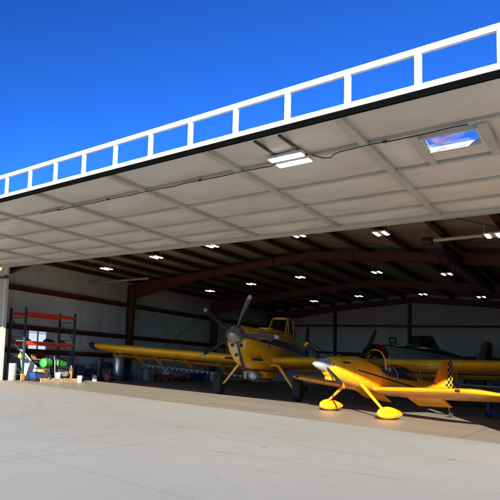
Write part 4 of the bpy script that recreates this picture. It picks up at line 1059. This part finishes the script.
for i, (y, r_, h, mm, lab) in enumerate(((22.0,.12,.42,'navy','navy fuel can by the silver compressor'),(20.0,.13,.36,'red','red fuel can on the floor in front of the engine stand'),(19.1,.11,.3,'plastic_grey','grey oil jug on the floor in front of the welding cart'))):
    o = thing('fuel_can', lab, 'can', (-16.75 if i else -16.9,y,0), R(20*i), 'cans on the floor by the left wall')
    b = MB(); b.prism([(-r_,0),(r_,0),(r_,h*.75),(r_*.3,h),(-r_,h)], 'y', -r_*.6, r_*.6); b.build('body', M[mm], o, bevel=.02)
    b = MB(); b.lathe([(.03,h*.84),(.03,h*.98),(.001,h*.99)], (r_*.7,0,0), 'z', 10); b.build('cap', M['black'], o)
    b = MB(); b.tube([(-r_*.8,0,h),(-r_*.8,0,h+.05),(0,0,h+.05),(0,0,h)], .01, 6); b.build('handle', M['black'], o)

# dark cabinet run behind the rack, and an added pale building that whitens the window view
o = thing('wall_cabinet', 'long low dark cabinet standing against the left wall behind the rack', 'cabinet', (-18.08,16.9,0), R(90))
b = MB(); b.box((-.95,-.2,.05),(.95,.2,.86)); b.build('carcass', M['seat_dark'], o, bevel=.01)
b = MB(); b.box((-.98,-.23,.861),(.98,.22,.9)); b.build('worktop', M['wood'], o)
for k in range(4):
    x = -.7+k*.47
    b = MB(); b.box((x-.22,-.222,.1),(x+.22,-.202,.82)); d_ = b.build('door', M['navy'] if k % 2 else M['seat_dark'], o)
    b = MB(); b.box((x+.15,-.24,.42),(x+.17,-.224,.58)); b.build('handle', M['galv'], d_)
for i, (y, w_, h, mm, lab) in enumerate(((16.3,.3,.22,'card','open cardboard carton on the dark cabinet, under the window'),(16.8,.22,.3,'red','red parts carton on the dark cabinet, right of the window'),(17.4,.34,.2,'plastic_grey','grey carton at the right end of the dark cabinet'))):
    b = MB(); b.box((-w_/2,-.14,0),(w_/2,.14,h)); b.box((-w_/2,-.14,h+.001),(w_/2,-.004,h+.006)); b.box((-w_/2,.004,h+.001),(w_/2,.14,h+.006))
    tag(solo(b.build('carton', M[mm]), (-18.08,y,.901), R(90)), lab, 'carton')
o = thing('generator', 'black portable generator with tube frame behind the blue tote', 'generator', (-17.3,15.45,0), R(85))
b = MB()
for y in (-.22,.22): b.tube([(-.32,y,.04),(.32,y,.04),(.32,y,.52),(-.32,y,.52),(-.32,y,.04)], .018, 8)
for x in (-.32,.32): b.tube([(x,-.22,.52),(x,.22,.52)], .018, 8)
b.build('frame', M['black'], o)
b = MB(); b.cbox((0,0,.44),(.5,.34,.13)); b.build('fuel_tank', M['red'], o, bevel=.03)
b = MB(); b.cbox((-.1,0,.22),(.3,.3,.28)); b.lathe([(.09,.06),(.13,.09),(.13,.24),(.08,.28)], (0,0,.2), 'x', 16); b.build('engine', M['grey_metal'], o, bevel=.02)
nb = thing('added_pale_building', 'pale metal building added outside to whiten the view through the window behind the rack', 'building', (-58,52,0))
b = MB(); b.prism([(-9,0),(9,0),(9,4.6),(0,6.4),(-9,4.6)], 'x', -12, 0)
b.xf(Matrix.Translation((0,0,0))); b.build('wall', mat('pale_wall', (.30,.33,.37), .6, var=.08, scale=.4), nb)
b = MB()
for q in ((-9.3,4.6,0,6.46),(9.3,4.6,0,6.46)):
    b._add([(.3,q[0],q[1]),(.3,q[2],q[3]),(-12.3,q[2],q[3]),(-12.3,q[0],q[1]),(.3,q[0],q[1]+.12),(.3,q[2],q[3]+.12),(-12.3,q[2],q[3]+.12),(-12.3,q[0],q[1]+.12)],[(0,1,2,3),(4,5,6,7),(0,1,5,4),(1,2,6,5),(2,3,7,6),(3,0,4,7)])
b.build('roof', M['galv'], nb)
b = MB(); b.box((.002,-3,0),(.06,3,3.6)); b.build('door', M['off_white'], nb)
